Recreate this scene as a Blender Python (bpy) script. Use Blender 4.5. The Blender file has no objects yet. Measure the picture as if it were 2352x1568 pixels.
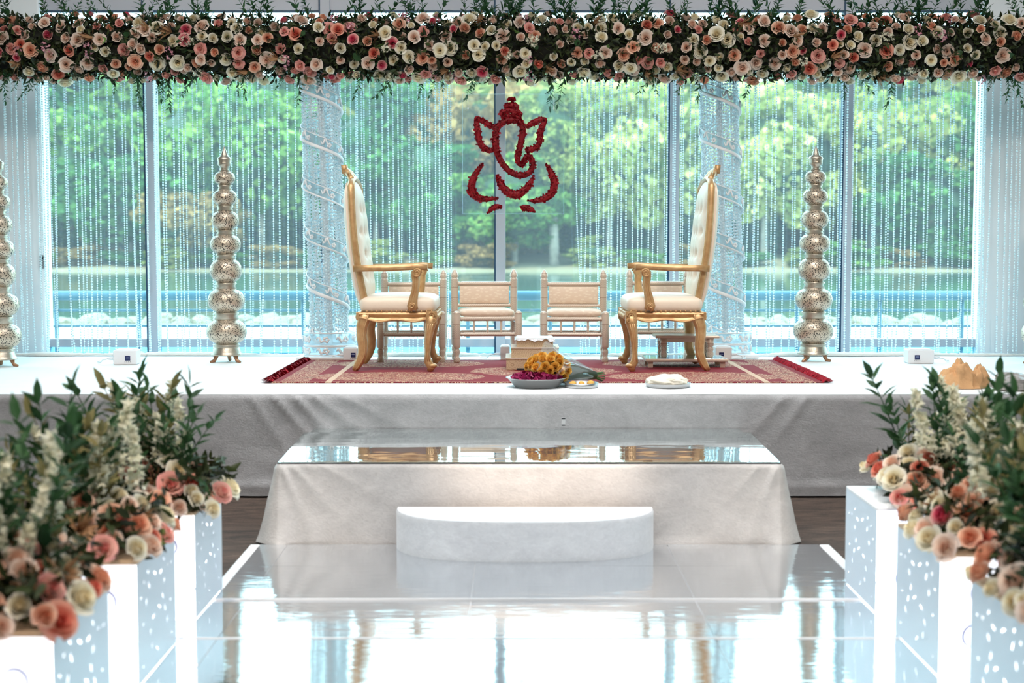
import bpy, bmesh, math, random
import numpy as np
from mathutils import Vector, Matrix, noise
from mathutils.geometry import delaunay_2d_cdt

# ------------------------------------------------------------------ camera, sky, lights, exposure
C = bpy.context.scene
COL = C.collection
PI = math.pi
rng = random.Random(11)
nrg = np.random.default_rng(11)

CAM_Z = 1.49
FOC = 3267.0
PITCH = math.atan((784 - 560) / FOC)
cd = bpy.data.cameras.new('camera')
cam = bpy.data.objects.new('camera', cd)
COL.objects.link(cam)
cam.location = (0, 0, CAM_Z)
cam.rotation_euler = (PI / 2 - PITCH, 0, 0)
cd.sensor_width = 36.0
cd.lens = 36.0 * FOC / 2352.0
cd.clip_end = 500
cd.dof.use_dof = True
cd.dof.focus_distance = 9.9
cd.dof.aperture_fstop = 2.2
C.camera = cam
C.view_settings.view_transform = 'Standard'
C.view_settings.look = 'None'
C.view_settings.gamma = 1.0
C.view_settings.use_curve_mapping = False
C.view_settings.exposure = 1.0
C.cycles.max_bounces = 10
C.cycles.diffuse_bounces = 4
C.cycles.glossy_bounces = 5
C.cycles.transmission_bounces = 8
C.cycles.transparent_max_bounces = 24
C.cycles.sample_clamp_indirect = 6.0
C.cycles.blur_glossy = 0.6
C.cycles.use_denoising = True


def lin(r, g, b):
    f = lambda c: c / 12.92 if c <= 0.04045 else ((c + 0.055) / 1.055) ** 2.4
    return (f(r / 255), f(g / 255), f(b / 255), 1.0)


SKY = 3.6
w = bpy.data.worlds.new('sky')
C.world = w
w.use_nodes = True
nt = w.node_tree
nt.nodes.clear()
tc = nt.nodes.new('ShaderNodeTexCoord')
sx = nt.nodes.new('ShaderNodeSeparateXYZ')
cr = nt.nodes.new('ShaderNodeValToRGB')
bg = nt.nodes.new('ShaderNodeBackground')
ow = nt.nodes.new('ShaderNodeOutputWorld')
nt.links.new(tc.outputs['Generated'], sx.inputs[0])
nt.links.new(sx.outputs['Z'], cr.inputs[0])
nt.links.new(cr.outputs[0], bg.inputs[0])
nt.links.new(bg.outputs[0], ow.inputs[0])
cr.color_ramp.elements[0].position = 0.0
cr.color_ramp.elements[0].color = (0.70, 0.93, 1.0, 1)
cr.color_ramp.elements[1].position = 0.9
cr.color_ramp.elements[1].color = (0.50, 0.74, 1.0, 1)
bg.inputs[1].default_value = SKY


def area_light(name, loc, rot, sx_, sy_, power, color, spread=PI):
    l = bpy.data.lights.new(name, 'AREA')
    l.shape = 'RECTANGLE'
    l.size, l.size_y = sx_, sy_
    l.energy = power
    l.color = color
    l.spread = spread
    o = bpy.data.objects.new(name, l)
    COL.objects.link(o)
    o.location = loc
    o.rotation_euler = rot
    return o


def spot_light(name, loc, target, power, color, angle, blend=0.7, radius=0.12):
    l = bpy.data.lights.new(name, 'SPOT')
    l.energy = power
    l.color = color
    l.spot_size = angle
    l.spot_blend = blend
    l.shadow_soft_size = radius
    o = bpy.data.objects.new(name, l)
    COL.objects.link(o)
    o.location = loc
    d = Vector(target) - Vector(loc)
    o.rotation_euler = d.to_track_quat('-Z', 'Y').to_euler()
    return o


# sun outdoors, high and behind the building's left shoulder, reaches only the garden
sl = bpy.data.lights.new('sun', 'SUN')
sl.energy = 3.4
sl.angle = 0.03
sl.color = (1.0, 0.95, 0.82)
so = bpy.data.objects.new('sun', sl)
COL.objects.link(so)
so.rotation_euler = Vector((0.55, 0.75, -0.9)).to_track_quat('-Z', 'Y').to_euler()

# daylight portal of the glazed front
pl = area_light('window_portal', (0, 11.95, 3.2), (PI / 2, 0, PI), 17.6, 5.4, 1.0, (1, 1, 1))
pl.rotation_euler = Vector((0, -1, 0)).to_track_quat('-Z', 'Y').to_euler()
pl.data.cycles.is_portal = True
# ceiling fixtures of the hall, with one added fill for the columns
area_light('hall_ceiling_light', (0, 1.5, 5.8), (0, 0, 0), 9.0, 6.0, 185, (1.0, 0.965, 0.935))
area_light('stage_down_light', (0.1, 7.6, 5.9), (0, 0, 0), 5.0, 2.0, 50, (1.0, 0.985, 0.97), 1.5)
area_light('window_side_light', (0, 7.6, 5.9), (0.75, 0, 0), 9.0, 0.6, 60, (0.95, 0.97, 1.0))  # added fill that brightens the column fronts, not a known fixture
warm = spot_light('stage_spot', (0.15, 2.2, 5.6), (0.15, 7.0, 0.33), 900, (1.0, 0.80, 0.62), 0.075, 0.9)
warm.scale = (2.6, 1.0, 1.0)
spot_light('stage_spot', (2.6, 3.0, 5.6), (1.1, 7.0, 0.05), 160, (1.0, 0.84, 0.68), 0.10, 0.9)
spot_light('stage_spot', (-2.6, 3.0, 5.6), (-0.95, 6.98, 0.03), 150, (1.0, 0.84, 0.68), 0.10, 0.9)
spot_light('garland_spot', (-2.4, 4.0, 5.6), (-2.2, 10.9, 2.0), 260, (1.0, 0.86, 0.72), 0.8, 0.9)
spot_light('garland_spot', (2.4, 4.0, 5.6), (2.2, 10.9, 2.0), 260, (1.0, 0.86, 0.72), 0.8, 0.9)
spot_light('planter_spot', (-0.9, 1.5, 5.6), (-1.5, 4.9, 0.6), 330, (1.0, 0.86, 0.72), 0.50, 0.9)
spot_light('planter_spot', (1.1, 1.5, 5.6), (1.75, 5.0, 0.6), 330, (1.0, 0.86, 0.72), 0.50, 0.9)


# ------------------------------------------------------------------ measuring helpers
def ray(px, py):
    c, s = math.cos(PITCH), math.sin(PITCH)
    dx, up = px - 1176.0, 784.0 - py
    return Vector((dx, FOC * c + up * s, -FOC * s + up * c))


def at(px, py, Y):
    d = ray(px, py)
    t = Y / d.y
    return Vector((d.x * t, Y, CAM_Z + d.z * t))


def on(px, py, z):
    d = ray(px, py)
    t = (z - CAM_Z) / d.z
    return Vector((d.x * t, d.y * t, z))


# ------------------------------------------------------------------ materials
def newmat(name):
    m = bpy.data.materials.new(name)
    m.use_nodes = True
    t = m.node_tree
    t.nodes.clear()
    out = t.nodes.new('ShaderNodeOutputMaterial')
    return m, t, out


class G:
    """small node-graph helper"""

    def __init__(s, t):
        s.t = t

    def n(s, kind, **kw):
        x = s.t.nodes.new(kind)
        for k, v in kw.items():
            setattr(x, k, v)
        return x

    def l(s, a, b):
        s.t.links.new(a, b)

    def m(s, op, a, b=None, c=None):
        x = s.n('ShaderNodeMath', operation=op)
        for i, v in enumerate((a, b, c)):
            if v is None:
                continue
            if isinstance(v, (int, float)):
                x.inputs[i].default_value = v
            else:
                s.l(v, x.inputs[i])
        return x.outputs[0]

    def mix(s, fac, a, b):
        x = s.n('ShaderNodeMix', data_type='RGBA')
        for i, v in ((0, fac), (6, a), (7, b)):
            if isinstance(v, (int, float)):
                x.inputs[i].default_value = v
            elif isinstance(v, tuple):
                x.inputs[i].default_value = v
            else:
                s.l(v, x.inputs[i])
        return x.outputs[2]

    def noise(s, scale, detail=2.0, rough=0.5, vec=None, dist=0.0):
        x = s.n('ShaderNodeTexNoise')
        x.inputs['Scale'].default_value = scale
        x.inputs['Detail'].default_value = detail
        x.inputs['Roughness'].default_value = rough
        x.inputs['Distortion'].default_value = dist
        if vec is not None:
            s.l(vec, x.inputs['Vector'])
        return x.outputs['Fac']

    def objvec(s, scale=(1, 1, 1)):
        tcn = s.n('ShaderNodeTexCoord')
        mp = s.n('ShaderNodeMapping')
        mp.inputs['Scale'].default_value = scale
        s.l(tcn.outputs['Object'], mp.inputs[0])
        return mp.outputs[0]

    def posvec(s, scale=(1, 1, 1)):
        g = s.n('ShaderNodeNewGeometry')
        mp = s.n('ShaderNodeMapping')
        mp.inputs['Scale'].default_value = scale
        s.l(g.outputs['Position'], mp.inputs[0])
        return mp.outputs[0]

    def ramp(s, fac, stops):
        x = s.n('ShaderNodeValToRGB')
        e = x.color_ramp.elements
        while len(e) < len(stops):
            e.new(0.5)
        for i, (p, c) in enumerate(stops):
            e[i].position = p
            e[i].color = c
        s.l(fac, x.inputs[0])
        return x.outputs[0]

    def bump(s, h, strength, dist):
        x = s.n('ShaderNodeBump')
        x.inputs['Strength'].default_value = strength
        x.inputs['Distance'].default_value = dist
        s.l(h, x.inputs['Height'])
        return x.outputs[0]

    def bsdf(s, color, rough=0.5, metal=0.0, normal=None, **kw):
        x = s.n('ShaderNodeBsdfPrincipled')
        if isinstance(color, tuple):
            x.inputs['Base Color'].default_value = color
        else:
            s.l(color, x.inputs['Base Color'])
        if isinstance(rough, (int, float)):
            x.inputs['Roughness'].default_value = rough
        else:
            s.l(rough, x.inputs['Roughness'])
        x.inputs['Metallic'].default_value = metal
        for k, v in kw.items():
            x.inputs[k.replace('_', ' ')].default_value = v
        if normal is not None:
            s.l(normal, x.inputs['Normal'])
        return x.outputs[0]

    def mixs(s, fac, a, b):
        x = s.n('ShaderNodeMixShader')
        if isinstance(fac, (int, float)):
            x.inputs[0].default_value = fac
        else:
            s.l(fac, x.inputs[0])
        s.l(a, x.inputs[1])
        s.l(b, x.inputs[2])
        return x.outputs[0]


def simple(name, color, rough=0.5, metal=0.0, var=0.0, vscale=8.0, bump=0.0, bscale=60.0, **kw):
    m, t, out = newmat(name)
    g = G(t)
    col = color
    vec = g.objvec()
    if var:
        n = g.noise(vscale, 4, 0.6, vec)
        dk = tuple(c * (1 - var) for c in color[:3]) + (1,)
        lt = tuple(min(1, c * (1 + var * 0.6)) for c in color[:3]) + (1,)
        col = g.ramp(n, [(0.3, dk), (0.7, lt)])
    nm = None
    if bump:
        nm = g.bump(g.noise(bscale, 3, 0.6, vec), bump, 0.01)
    g.l(g.bsdf(col, rough, metal, nm, **kw), out.inputs[0])
    return m


M = {}
M['white_paint'] = simple('white_paint', lin(240, 241, 243), 0.5)
M['wall_paint'] = simple('wall_paint', lin(196, 186, 172), 0.8, var=0.05)
M['ceiling_paint'] = simple('ceiling_paint', lin(225, 222, 216), 0.8, var=0.03)
M['frame_metal'] = simple('frame_metal', lin(182, 182, 190), 0.5)
M['gasket'] = simple('gasket', lin(40, 72, 98), 0.5)
M['white_plastic'] = simple('white_plastic', lin(232, 232, 234), 0.4)
M['plate_metal'] = simple('plate_metal', lin(150, 150, 152), 0.4, 0.6)
M['screen'] = simple('screen', lin(26, 36, 88), 0.25)
M['screen_text'] = simple('screen_text', lin(150, 165, 200), 0.4)
M['dark_plastic'] = simple('dark_plastic', lin(40, 42, 48), 0.4)
M['cream_uphol'] = simple('cream_uphol', lin(232, 214, 194), 0.45, var=0.03, bump=0.15, bscale=25)
M['silver_pan'] = simple('silver_pan', lin(185, 187, 188), 0.32, 0.85)
M['foil'] = simple('foil', lin(225, 226, 230), 0.35, 0.4, bump=0.8, bscale=90)
M['carved_box'] = None
M['yellow_rose'] = None
M['stem_green'] = simple('stem_green', lin(70, 105, 50), 0.6, var=0.2)
M['bark'] = simple('bark', lin(150, 140, 128), 0.9, var=0.3, vscale=3)
M['stone'] = simple('stone', lin(122, 116, 98), 0.85, var=0.22, vscale=4)
M['blue_rail'] = simple('blue_rail', lin(40, 112, 132), 0.35)
M['magenta'] = simple('magenta', lin(150, 10, 80), 0.6, var=0.25, vscale=30)
M['paper'] = simple('paper', lin(214, 166, 118), 0.8, var=0.08, vscale=12, bump=0.7, bscale=28)
M['bag'] = simple('bag', lin(178, 172, 168), 0.32, var=0.2, vscale=9)
M['white_cloth'] = simple('white_cloth', lin(238, 236, 230), 0.8, bump=0.2, bscale=14)
M['bundle_cloth'] = simple('bundle_cloth', lin(236, 226, 208), 0.8, bump=0.3, bscale=22)
M['panel_white'] = simple('panel_white', lin(216, 230, 243), 0.45)
M['tan_board'] = simple('tan_board', lin(214, 184, 150), 0.6, var=0.08)
M['ladoo'] = simple('ladoo', lin(232, 176, 80), 0.7, var=0.15, vscale=60)
M['scroll_dark'] = simple('scroll_dark', lin(150, 148, 186), 0.5)
M['cable'] = simple('cable', lin(225, 228, 230), 0.5)
M['thread'] = simple('thread', lin(225, 235, 235), 0.5)
M['gold_line'] = simple('gold_line', lin(190, 150, 90), 0.4, 0.5)


def mk_gold():
    m, t, out = newmat('antique_gold')
    g = G(t)
    n = g.noise(18, 4, 0.6, g.objvec())
    col = g.ramp(n, [(0.25, lin(178, 134, 86)), (0.55, lin(200, 160, 112)), (0.85, lin(216, 182, 136))])
    nm = g.bump(g.noise(70, 2, 0.5, g.objvec()), 0.12, 0.006)
    g.l(g.bsdf(col, 0.36, 0.35, nm), out.inputs[0])
    return m


M['gold'] = mk_gold()


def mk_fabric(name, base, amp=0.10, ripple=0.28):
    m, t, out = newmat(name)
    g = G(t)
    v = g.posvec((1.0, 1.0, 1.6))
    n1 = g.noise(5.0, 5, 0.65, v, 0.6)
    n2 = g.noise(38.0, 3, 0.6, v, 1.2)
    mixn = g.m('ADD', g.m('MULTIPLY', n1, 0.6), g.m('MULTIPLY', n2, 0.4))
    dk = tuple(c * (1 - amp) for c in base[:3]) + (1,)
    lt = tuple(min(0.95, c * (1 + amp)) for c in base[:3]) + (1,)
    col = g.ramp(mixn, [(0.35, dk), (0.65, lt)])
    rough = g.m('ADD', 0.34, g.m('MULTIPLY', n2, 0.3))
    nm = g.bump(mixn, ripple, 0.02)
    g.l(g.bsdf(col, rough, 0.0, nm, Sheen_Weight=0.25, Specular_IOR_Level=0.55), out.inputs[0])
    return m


M['skirt'] = mk_fabric('crushed_satin', lin(180, 179, 181), 0.16)
M['skirt_light'] = mk_fabric('crushed_satin_pale', lin(208, 204, 202), 0.12)
M['step_cloth'] = mk_fabric('step_velvet', lin(232, 235, 240), 0.10, 0.2)
M['deck_cloth'] = simple('deck_cloth', lin(240, 240, 240), 0.7, var=0.02, bump=0.08, bscale=6)


def mk_mirror(name, col, rough, sc, strength, dist, sc2=None):
    m, t, out = newmat(name)
    g = G(t)
    n1 = g.noise(1.0, 3, 0.55, g.posvec(sc))
    h = n1
    if sc2:
        n2 = g.noise(1.0, 2, 0.5, g.posvec(sc2))
        h = g.m('ADD', n1, g.m('MULTIPLY', n2, 0.35))
    nm = g.bump(h, strength, dist)
    g.l(g.bsdf(col, rough, 0.92, nm), out.inputs[0])
    return m


M['mirror_floor'] = mk_mirror('mirror_floor', lin(226, 230, 234), 0.06, (1.2, 6.0, 1), 0.36, 0.006, (4, 46, 1))
M['mirror_top'] = mk_mirror('mirror_top', lin(205, 214, 214), 0.03, (0.8, 2.6, 1), 0.35, 0.012)


def mk_carpet():
    m, t, out = newmat('dark_carpet')
    g = G(t)
    n1 = g.noise(1.0, 4, 0.65, g.posvec((3, 9, 1)), 1.5)
    n2 = g.noise(90, 2, 0.5, g.posvec())
    f = g.m('ADD', g.m('MULTIPLY', n1, 0.75), g.m('MULTIPLY', n2, 0.25))
    col = g.ramp(f, [(0.35, lin(44, 36, 32)), (0.6, lin(84, 68, 58)), (0.75, lin(122, 102, 88))])
    g.l(g.bsdf(col, 0.9), out.inputs[0])
    return m


M['carpet'] = mk_carpet()


def mk_rose(name, inner, mid, outer):
    m, t, out = newmat(name)
    g = G(t)
    a = g.n('ShaderNodeAttribute', attribute_name='petal')
    col = g.ramp(a.outputs['Fac'], [(0.0, inner), (0.45, mid), (1.0, outer)])
    oi = g.n('ShaderNodeObjectInfo')
    hs = g.n('ShaderNodeHueSaturation')
    g.l(col, hs.inputs['Color'])
    g.l(g.m('ADD', 0.88, g.m('MULTIPLY', oi.outputs['Random'], 0.2)), hs.inputs['Value'])
    tr = g.n('ShaderNodeBsdfTranslucent')
    g.l(hs.outputs[0], tr.inputs[0])
    g.l(g.mixs(0.28, g.bsdf(hs.outputs[0], 0.6, Specular_IOR_Level=0.25), tr.outputs[0]), out.inputs[0])
    return m


ROSE_M = {
    'ivory': mk_rose('rose_ivory', lin(228, 208, 160), lin(244, 236, 212), lin(248, 244, 232)),
    'blush': mk_rose('rose_blush', lin(226, 178, 150), lin(240, 214, 196), lin(244, 228, 216)),
    'peach': mk_rose('rose_peach', lin(216, 130, 98), lin(236, 182, 152), lin(243, 206, 182)),
    'pink': mk_rose('rose_pink', lin(220, 112, 112), lin(240, 194, 178), lin(241, 172, 166)),
    'coral': mk_rose('rose_coral', lin(208, 86, 76), lin(230, 142, 120), lin(240, 182, 160)),
    'hot_pink': mk_rose('rose_hot_pink', lin(206, 40, 92), lin(228, 110, 130), lin(240, 200, 190)),
}
M['yellow_rose'] = mk_rose('rose_yellow', lin(220, 150, 44), lin(240, 186, 84), lin(246, 202, 110))


def mk_leaf(name, c1, c2, trans=0.25, rough=0.5):
    m, t, out = newmat(name)
    g = G(t)
    ge = g.n('ShaderNodeNewGeometry')
    col = g.ramp(ge.outputs['Random Per Island'], [(0.0, c1), (1.0, c2)])
    tr = g.n('ShaderNodeBsdfTranslucent')
    g.l(col, tr.inputs[0])
    g.l(g.mixs(trans, g.bsdf(col, rough, Specular_IOR_Level=0.3), tr.outputs[0]), out.inputs[0])
    return m


M['leaf'] = mk_leaf('ruscus_leaf', lin(30, 62, 38), lin(66, 104, 62))
M['leaf_light'] = mk_leaf('fresh_leaf', lin(78, 120, 60), lin(140, 178, 96))
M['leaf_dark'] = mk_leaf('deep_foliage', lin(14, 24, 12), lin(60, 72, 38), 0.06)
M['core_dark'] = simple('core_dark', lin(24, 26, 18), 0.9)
M['leaf_olive'] = mk_leaf('olive_leaf', lin(88, 86, 50), lin(150, 140, 92))
M['blossom'] = mk_leaf('white_blossom', lin(226, 222, 196), lin(246, 244, 228), 0.3, 0.6)
M['pink_bud'] = mk_leaf('pink_bud', lin(214, 140, 160), lin(238, 190, 196), 0.2, 0.6)
M['dry_grass'] = mk_leaf('dry_grass', lin(120, 84, 56), lin(176, 134, 96), 0.1, 0.6)
M['red_petal'] = mk_leaf('red_petal', lin(92, 2, 12), lin(164, 10, 30), 0.12, 0.5)
M['cream_band'] = simple('cream_band', lin(226, 196, 140), 0.6)


def mk_tree(name, c1, c2, c3):
    m, t, out = newmat(name)
    g = G(t)
    ge = g.n('ShaderNodeNewGeometry')
    n = g.noise(0.45, 3, 0.6, g.posvec())
    f = g.m('ADD', g.m('MULTIPLY', ge.outputs['Random Per Island'], 0.5), g.m('MULTIPLY', n, 0.5))
    col = g.ramp(f, [(0.25, c1), (0.5, c2), (0.75, c3)])
    tr = g.n('ShaderNodeBsdfTranslucent')
    g.l(col, tr.inputs[0])
    g.l(g.mixs(0.35, g.bsdf(col, 0.7, Specular_IOR_Level=0.2), tr.outputs[0]), out.inputs[0])
    return m


TREE_M = {
    'deep': mk_tree('foliage_deep', lin(24, 66, 36), lin(54, 102, 52), lin(98, 140, 72)),
    'mid': mk_tree('foliage_mid', lin(42, 86, 40), lin(88, 130, 58), lin(142, 168, 82)),
    'pale': mk_tree('foliage_pale', lin(110, 130, 66), lin(172, 178, 104), lin(216, 206, 138)),
    'olive': mk_tree('foliage_olive', lin(84, 104, 52), lin(138, 148, 78), lin(184, 176, 100)),
    'rust': mk_tree('foliage_rust', lin(104, 92, 52), lin(150, 118, 72), lin(182, 148, 92)),
}
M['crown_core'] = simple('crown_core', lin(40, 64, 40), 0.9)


def mk_glass(name, tint, refl=0.07, haze=0.03):
    m, t, out = newmat(name)
    g = G(t)
    tr = g.n('ShaderNodeBsdfTransparent')
    tr.inputs[0].default_value = tint
    gl = g.n('ShaderNodeBsdfGlossy')
    gl.inputs['Roughness'].default_value = 0.02
    s = g.mixs(refl, tr.outputs[0], gl.outputs[0])
    if haze:
        tl = g.n('ShaderNodeBsdfTranslucent')
        tl.inputs[0].default_value = (0.9, 0.97, 1.0, 1)
        s = g.mixs(haze, s, tl.outputs[0])
    g.l(s, out.inputs[0])
    return m


M['glass'] = mk_glass('window_glass', (0.90, 1.0, 0.975, 1), 0.05, 0.03)
M['glass_up'] = mk_glass('tinted_upper_glass', (0.29, 0.37, 0.38, 1), 0.04, 0.0)  # dark tint put in to tone the blown-out sky down to pale cyan
M['glass_low'] = mk_glass('tinted_lower_glass', (0.50, 0.80, 0.86, 1), 0.06, 0.06)
M['acrylic'] = mk_glass('clear_acrylic', (0.965, 0.985, 0.985, 1), 0.05, 0.012)
M['acrylic_rim'] = mk_glass('acrylic_rim', (0.85, 0.92, 0.94, 1), 0.15, 0.25)
M['cello'] = mk_glass('cellophane', (0.9, 0.93, 0.94, 1), 0.14, 0.10)


def mk_bead(name, diff, trans, gl):
    m, t, out = newmat(name)
    g = G(t)
    ge = g.n('ShaderNodeNewGeometry')
    col = g.ramp(ge.outputs['Random Per Island'], [(0.0, diff), (1.0, (0.98, 1, 1, 1))])
    d = g.n('ShaderNodeBsdfDiffuse')
    tl = g.n('ShaderNodeBsdfTranslucent')
    go = g.n('ShaderNodeBsdfGlossy')
    go.inputs['Roughness'].default_value = 0.12
    g.l(col, d.inputs[0])
    g.l(col, tl.inputs[0])
    s = g.mixs(trans, d.outputs[0], tl.outputs[0])
    g.l(g.mixs(gl, s, go.outputs[0]), out.inputs[0])
    return m


M['bead'] = mk_bead('crystal_bead', (0.82, 0.95, 0.98, 1), 0.66, 0.14)
M['bead_big'] = mk_bead('column_crystal', (0.88, 0.96, 1.0, 1), 0.68, 0.26)


def mk_frosted():
    m, t, out = newmat('frosted_panel')
    g = G(t)
    tl = g.n('ShaderNodeBsdfTranslucent')
    tl.inputs[0].default_value = (0.95, 0.97, 1, 1)
    d = g.bsdf((0.82, 0.85, 0.9, 1), 0.35)
    g.l(g.mixs(0.6, d, tl.outputs[0]), out.inputs[0])
    return m


M['frosted'] = mk_frosted()


def mk_pierced():
    m, t, out = newmat('pierced_silver')
    g = G(t)
    vo = g.n('ShaderNodeTexVoronoi', feature='F1')
    v = g.objvec((1, 1, 0.7))
    nz = g.n('ShaderNodeTexNoise')
    nz.inputs['Scale'].default_value = 30
    g.l(v, nz.inputs['Vector'])
    add = g.n('ShaderNodeVectorMath', operation='MULTIPLY_ADD')
    g.l(nz.outputs['Color'], add.inputs[0])
    add.inputs[1].default_value = (0.02, 0.02, 0.02)
    g.l(v, add.inputs[2])
    g.l(add.outputs[0], vo.inputs['Vector'])
    vo.inputs['Scale'].default_value = 112
    hole = g.m('LESS_THAN', vo.outputs['Distance'], 0.38)
    met = g.mix(g.noise(14, 3, 0.6, v), lin(196, 178, 156), lin(222, 208, 190))
    col = g.mix(hole, met, lin(46, 38, 32))
    x = g.n('ShaderNodeBsdfPrincipled')
    g.l(col, x.inputs['Base Color'])
    g.l(g.m('SUBTRACT', 0.55, g.m('MULTIPLY', hole, 0.5)), x.inputs['Metallic'])
    x.inputs['Roughness'].default_value = 0.36
    g.l(g.bump(g.m('SUBTRACT', 1.0, hole), 0.5, 0.004), x.inputs['Normal'])
    g.l(x.outputs[0], out.inputs[0])
    return m


M['pierced'] = mk_pierced()
M['silver_plain'] = simple('silver_plain', lin(196, 186, 170), 0.28, 0.8, var=0.1, vscale=30, bump=0.2, bscale=120)
M['copper_foot'] = simple('copper_foot', lin(170, 126, 96), 0.35, 0.7, var=0.15)


def mk_pearl(name, base, line, sc):
    """pearl paint with fine brown lattice lines in bands"""
    m, t, out = newmat(name)
    g = G(t)
    v = g.objvec()
    s = g.n('ShaderNodeSeparateXYZ')
    g.l(v, s.inputs[0])
    u = g.m('ADD', s.outputs['X'], g.m('MULTIPLY', s.outputs['Y'], 0.6))
    a = g.m('ABSOLUTE', g.m('SINE', g.m('MULTIPLY', g.m('ADD', u, s.outputs['Z']), sc)))
    b = g.m('ABSOLUTE', g.m('SINE', g.m('MULTIPLY', g.m('SUBTRACT', u, s.outputs['Z']), sc)))
    ln = g.m('LESS_THAN', g.m('MINIMUM', a, b), 0.16)
    band = g.m('GREATER_THAN', g.m('SINE', g.m('MULTIPLY', s.outputs['Z'], 34.0)), -0.1)
    edge = g.m('LESS_THAN', g.m('ABSOLUTE', g.m('ADD', g.m('SINE', g.m('MULTIPLY', s.outputs['Z'], 34.0)), 0.25)), 0.07)
    f = g.m('MAXIMUM', g.m('MULTIPLY', g.m('MULTIPLY', ln, band), 0.55), g.m('MULTIPLY', edge, 0.75))
    col = g.mix(f, base, line)
    g.l(g.bsdf(col, 0.32, 0.15), out.inputs[0])
    return m


M['pearl'] = mk_pearl('pearl_wood', lin(214, 198, 182), lin(150, 112, 88), 190.0)
M['pearl_plain'] = simple('pearl_plain', lin(216, 198, 180), 0.3, 0.15, var=0.06, vscale=20)


def mk_carved():
    m, t, out = newmat('carved_gold_box')
    g = G(t)
    wv = g.n('ShaderNodeTexWave', wave_type='RINGS', rings_direction='SPHERICAL')
    v = g.objvec((1, 1, 1.3))
    vo = g.n('ShaderNodeTexVoronoi', feature='F1')
    vo.inputs['Scale'].default_value = 17
    g.l(v, vo.inputs['Vector'])
    ln = g.m('ABSOLUTE', g.m('SINE', g.m('MULTIPLY', vo.outputs['Distance'], 17.0)))
    f = g.m('LESS_THAN', ln, 0.22)
    col = g.mix(g.m('MULTIPLY', f, 0.6), lin(206, 182, 150), lin(134, 100, 70))
    g.l(g.bsdf(col, 0.4, 0.2, g.bump(f, -0.3, 0.004)), out.inputs[0])
    return m


M['carved_box'] = mk_carved()


def mk_damask():
    m, t, out = newmat('cream_damask')
    g = G(t)
    v = g.objvec((1, 1, 1))
    vo = g.n('ShaderNodeTexVoronoi', feature='F1')
    mp = g.objvec((26, 26, 60))
    vo.inputs['Scale'].default_value = 1.0
    vo.inputs['Randomness'].default_value = 0.8
    g.l(mp, vo.inputs['Vector'])
    f = g.m('LESS_THAN', vo.outputs['Distance'], 0.36)
    col = g.mix(g.m('MULTIPLY', f, 0.6), lin(226, 202, 180), lin(242, 226, 206))
    g.l(g.bsdf(col, 0.55), out.inputs[0])
    return m


M['damask'] = mk_damask()


def mk_rug():
    m, t, out = newmat('red_rug')
    g = G(t)
    tcn = g.n('ShaderNodeTexCoord')
    s = g.n('ShaderNodeSeparateXYZ')
    g.l(tcn.outputs['Object'], s.inputs[0])
    X, Y = s.outputs['X'], s.outputs['Y']
    ax = g.m('ABSOLUTE', X)

    def ell(cx, cy, rx, ry, mirror=False):
        dx = g.m('DIVIDE', g.m('SUBTRACT', ax if mirror else X, cx), rx)
        dy = g.m('DIVIDE', g.m('SUBTRACT', Y, cy), ry)
        return g.m('ADD', g.m('MULTIPLY', dx, dx), g.m('MULTIPLY', dy, dy))

    warp = g.noise(6, 3, 0.6, g.objvec((1, 1.5, 1)))
    e1 = g.m('LESS_THAN', g.m('ADD', ell(0.98, -0.50, 0.60, 0.34, True), g.m('MULTIPLY', warp, 0.6)), 1.25)
    e2 = g.m('LESS_THAN', g.m('ADD', ell(0.98, 0.52, 0.56, 0.33, True), g.m('MULTIPLY', warp, 0.6)), 1.25)
    e3 = g.m('LESS_THAN', g.m('ADD', ell(0.0, -0.1, 0.52, 0.40), g.m('MULTIPLY', warp, 0.6)), 1.25)
    e3i = g.m('GREATER_THAN', ell(0.05, 0.0, 0.26, 0.20), 1.0)
    e3 = g.m('MULTIPLY', e3, e3i)
    e4 = g.m('GREATER_THAN', g.m('ABSOLUTE', Y), 0.84)
    bord = g.m('MULTIPLY', g.m('GREATER_THAN', ax, 1.52), g.m('LESS_THAN', ax, 1.70))
    mask = g.m('MAXIMUM', g.m('MAXIMUM', g.m('MAXIMUM', e1, e2), g.m('MAXIMUM', e3, bord)), e4)
    n = g.noise(1.0, 3, 0.6, g.objvec((13, 17, 1)), 1.5)
    ln = g.m('LESS_THAN', g.m('ABSOLUTE', g.m('SINE', g.m('MULTIPLY', n, 26.0))), 0.42)
    n2 = g.noise(1.0, 2, 0.6, g.objvec((14, 24, 1)), 1.0)
    dk = g.m('LESS_THAN', n2, 0.42)
    cream = g.m('MULTIPLY', mask, ln)
    red = g.mix(g.noise(1.0, 3, 0.6, g.objvec((2, 40, 1))), lin(108, 3, 20), lin(142, 8, 30))
    c1 = g.mix(g.m('MULTIPLY', g.m('MULTIPLY', mask, dk), 0.6), red, lin(74, 26, 32))
    c2 = g.mix(cream, c1, lin(226, 196, 160))
    stripe = g.m('MULTIPLY', g.m('GREATER_THAN', ax, 1.37), g.m('LESS_THAN', ax, 1.41))
    c3 = g.mix(g.m('MULTIPLY', stripe, 0.85), c2, lin(214, 186, 160))
    g.l(g.bsdf(c3, 0.9, 0.0, g.bump(n, 0.3, 0.01)), out.inputs[0])
    return m


M['rug'] = mk_rug()
M['fringe'] = mk_leaf('rug_fringe', lin(120, 10, 26), lin(170, 26, 44), 0.05, 0.9)


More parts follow.
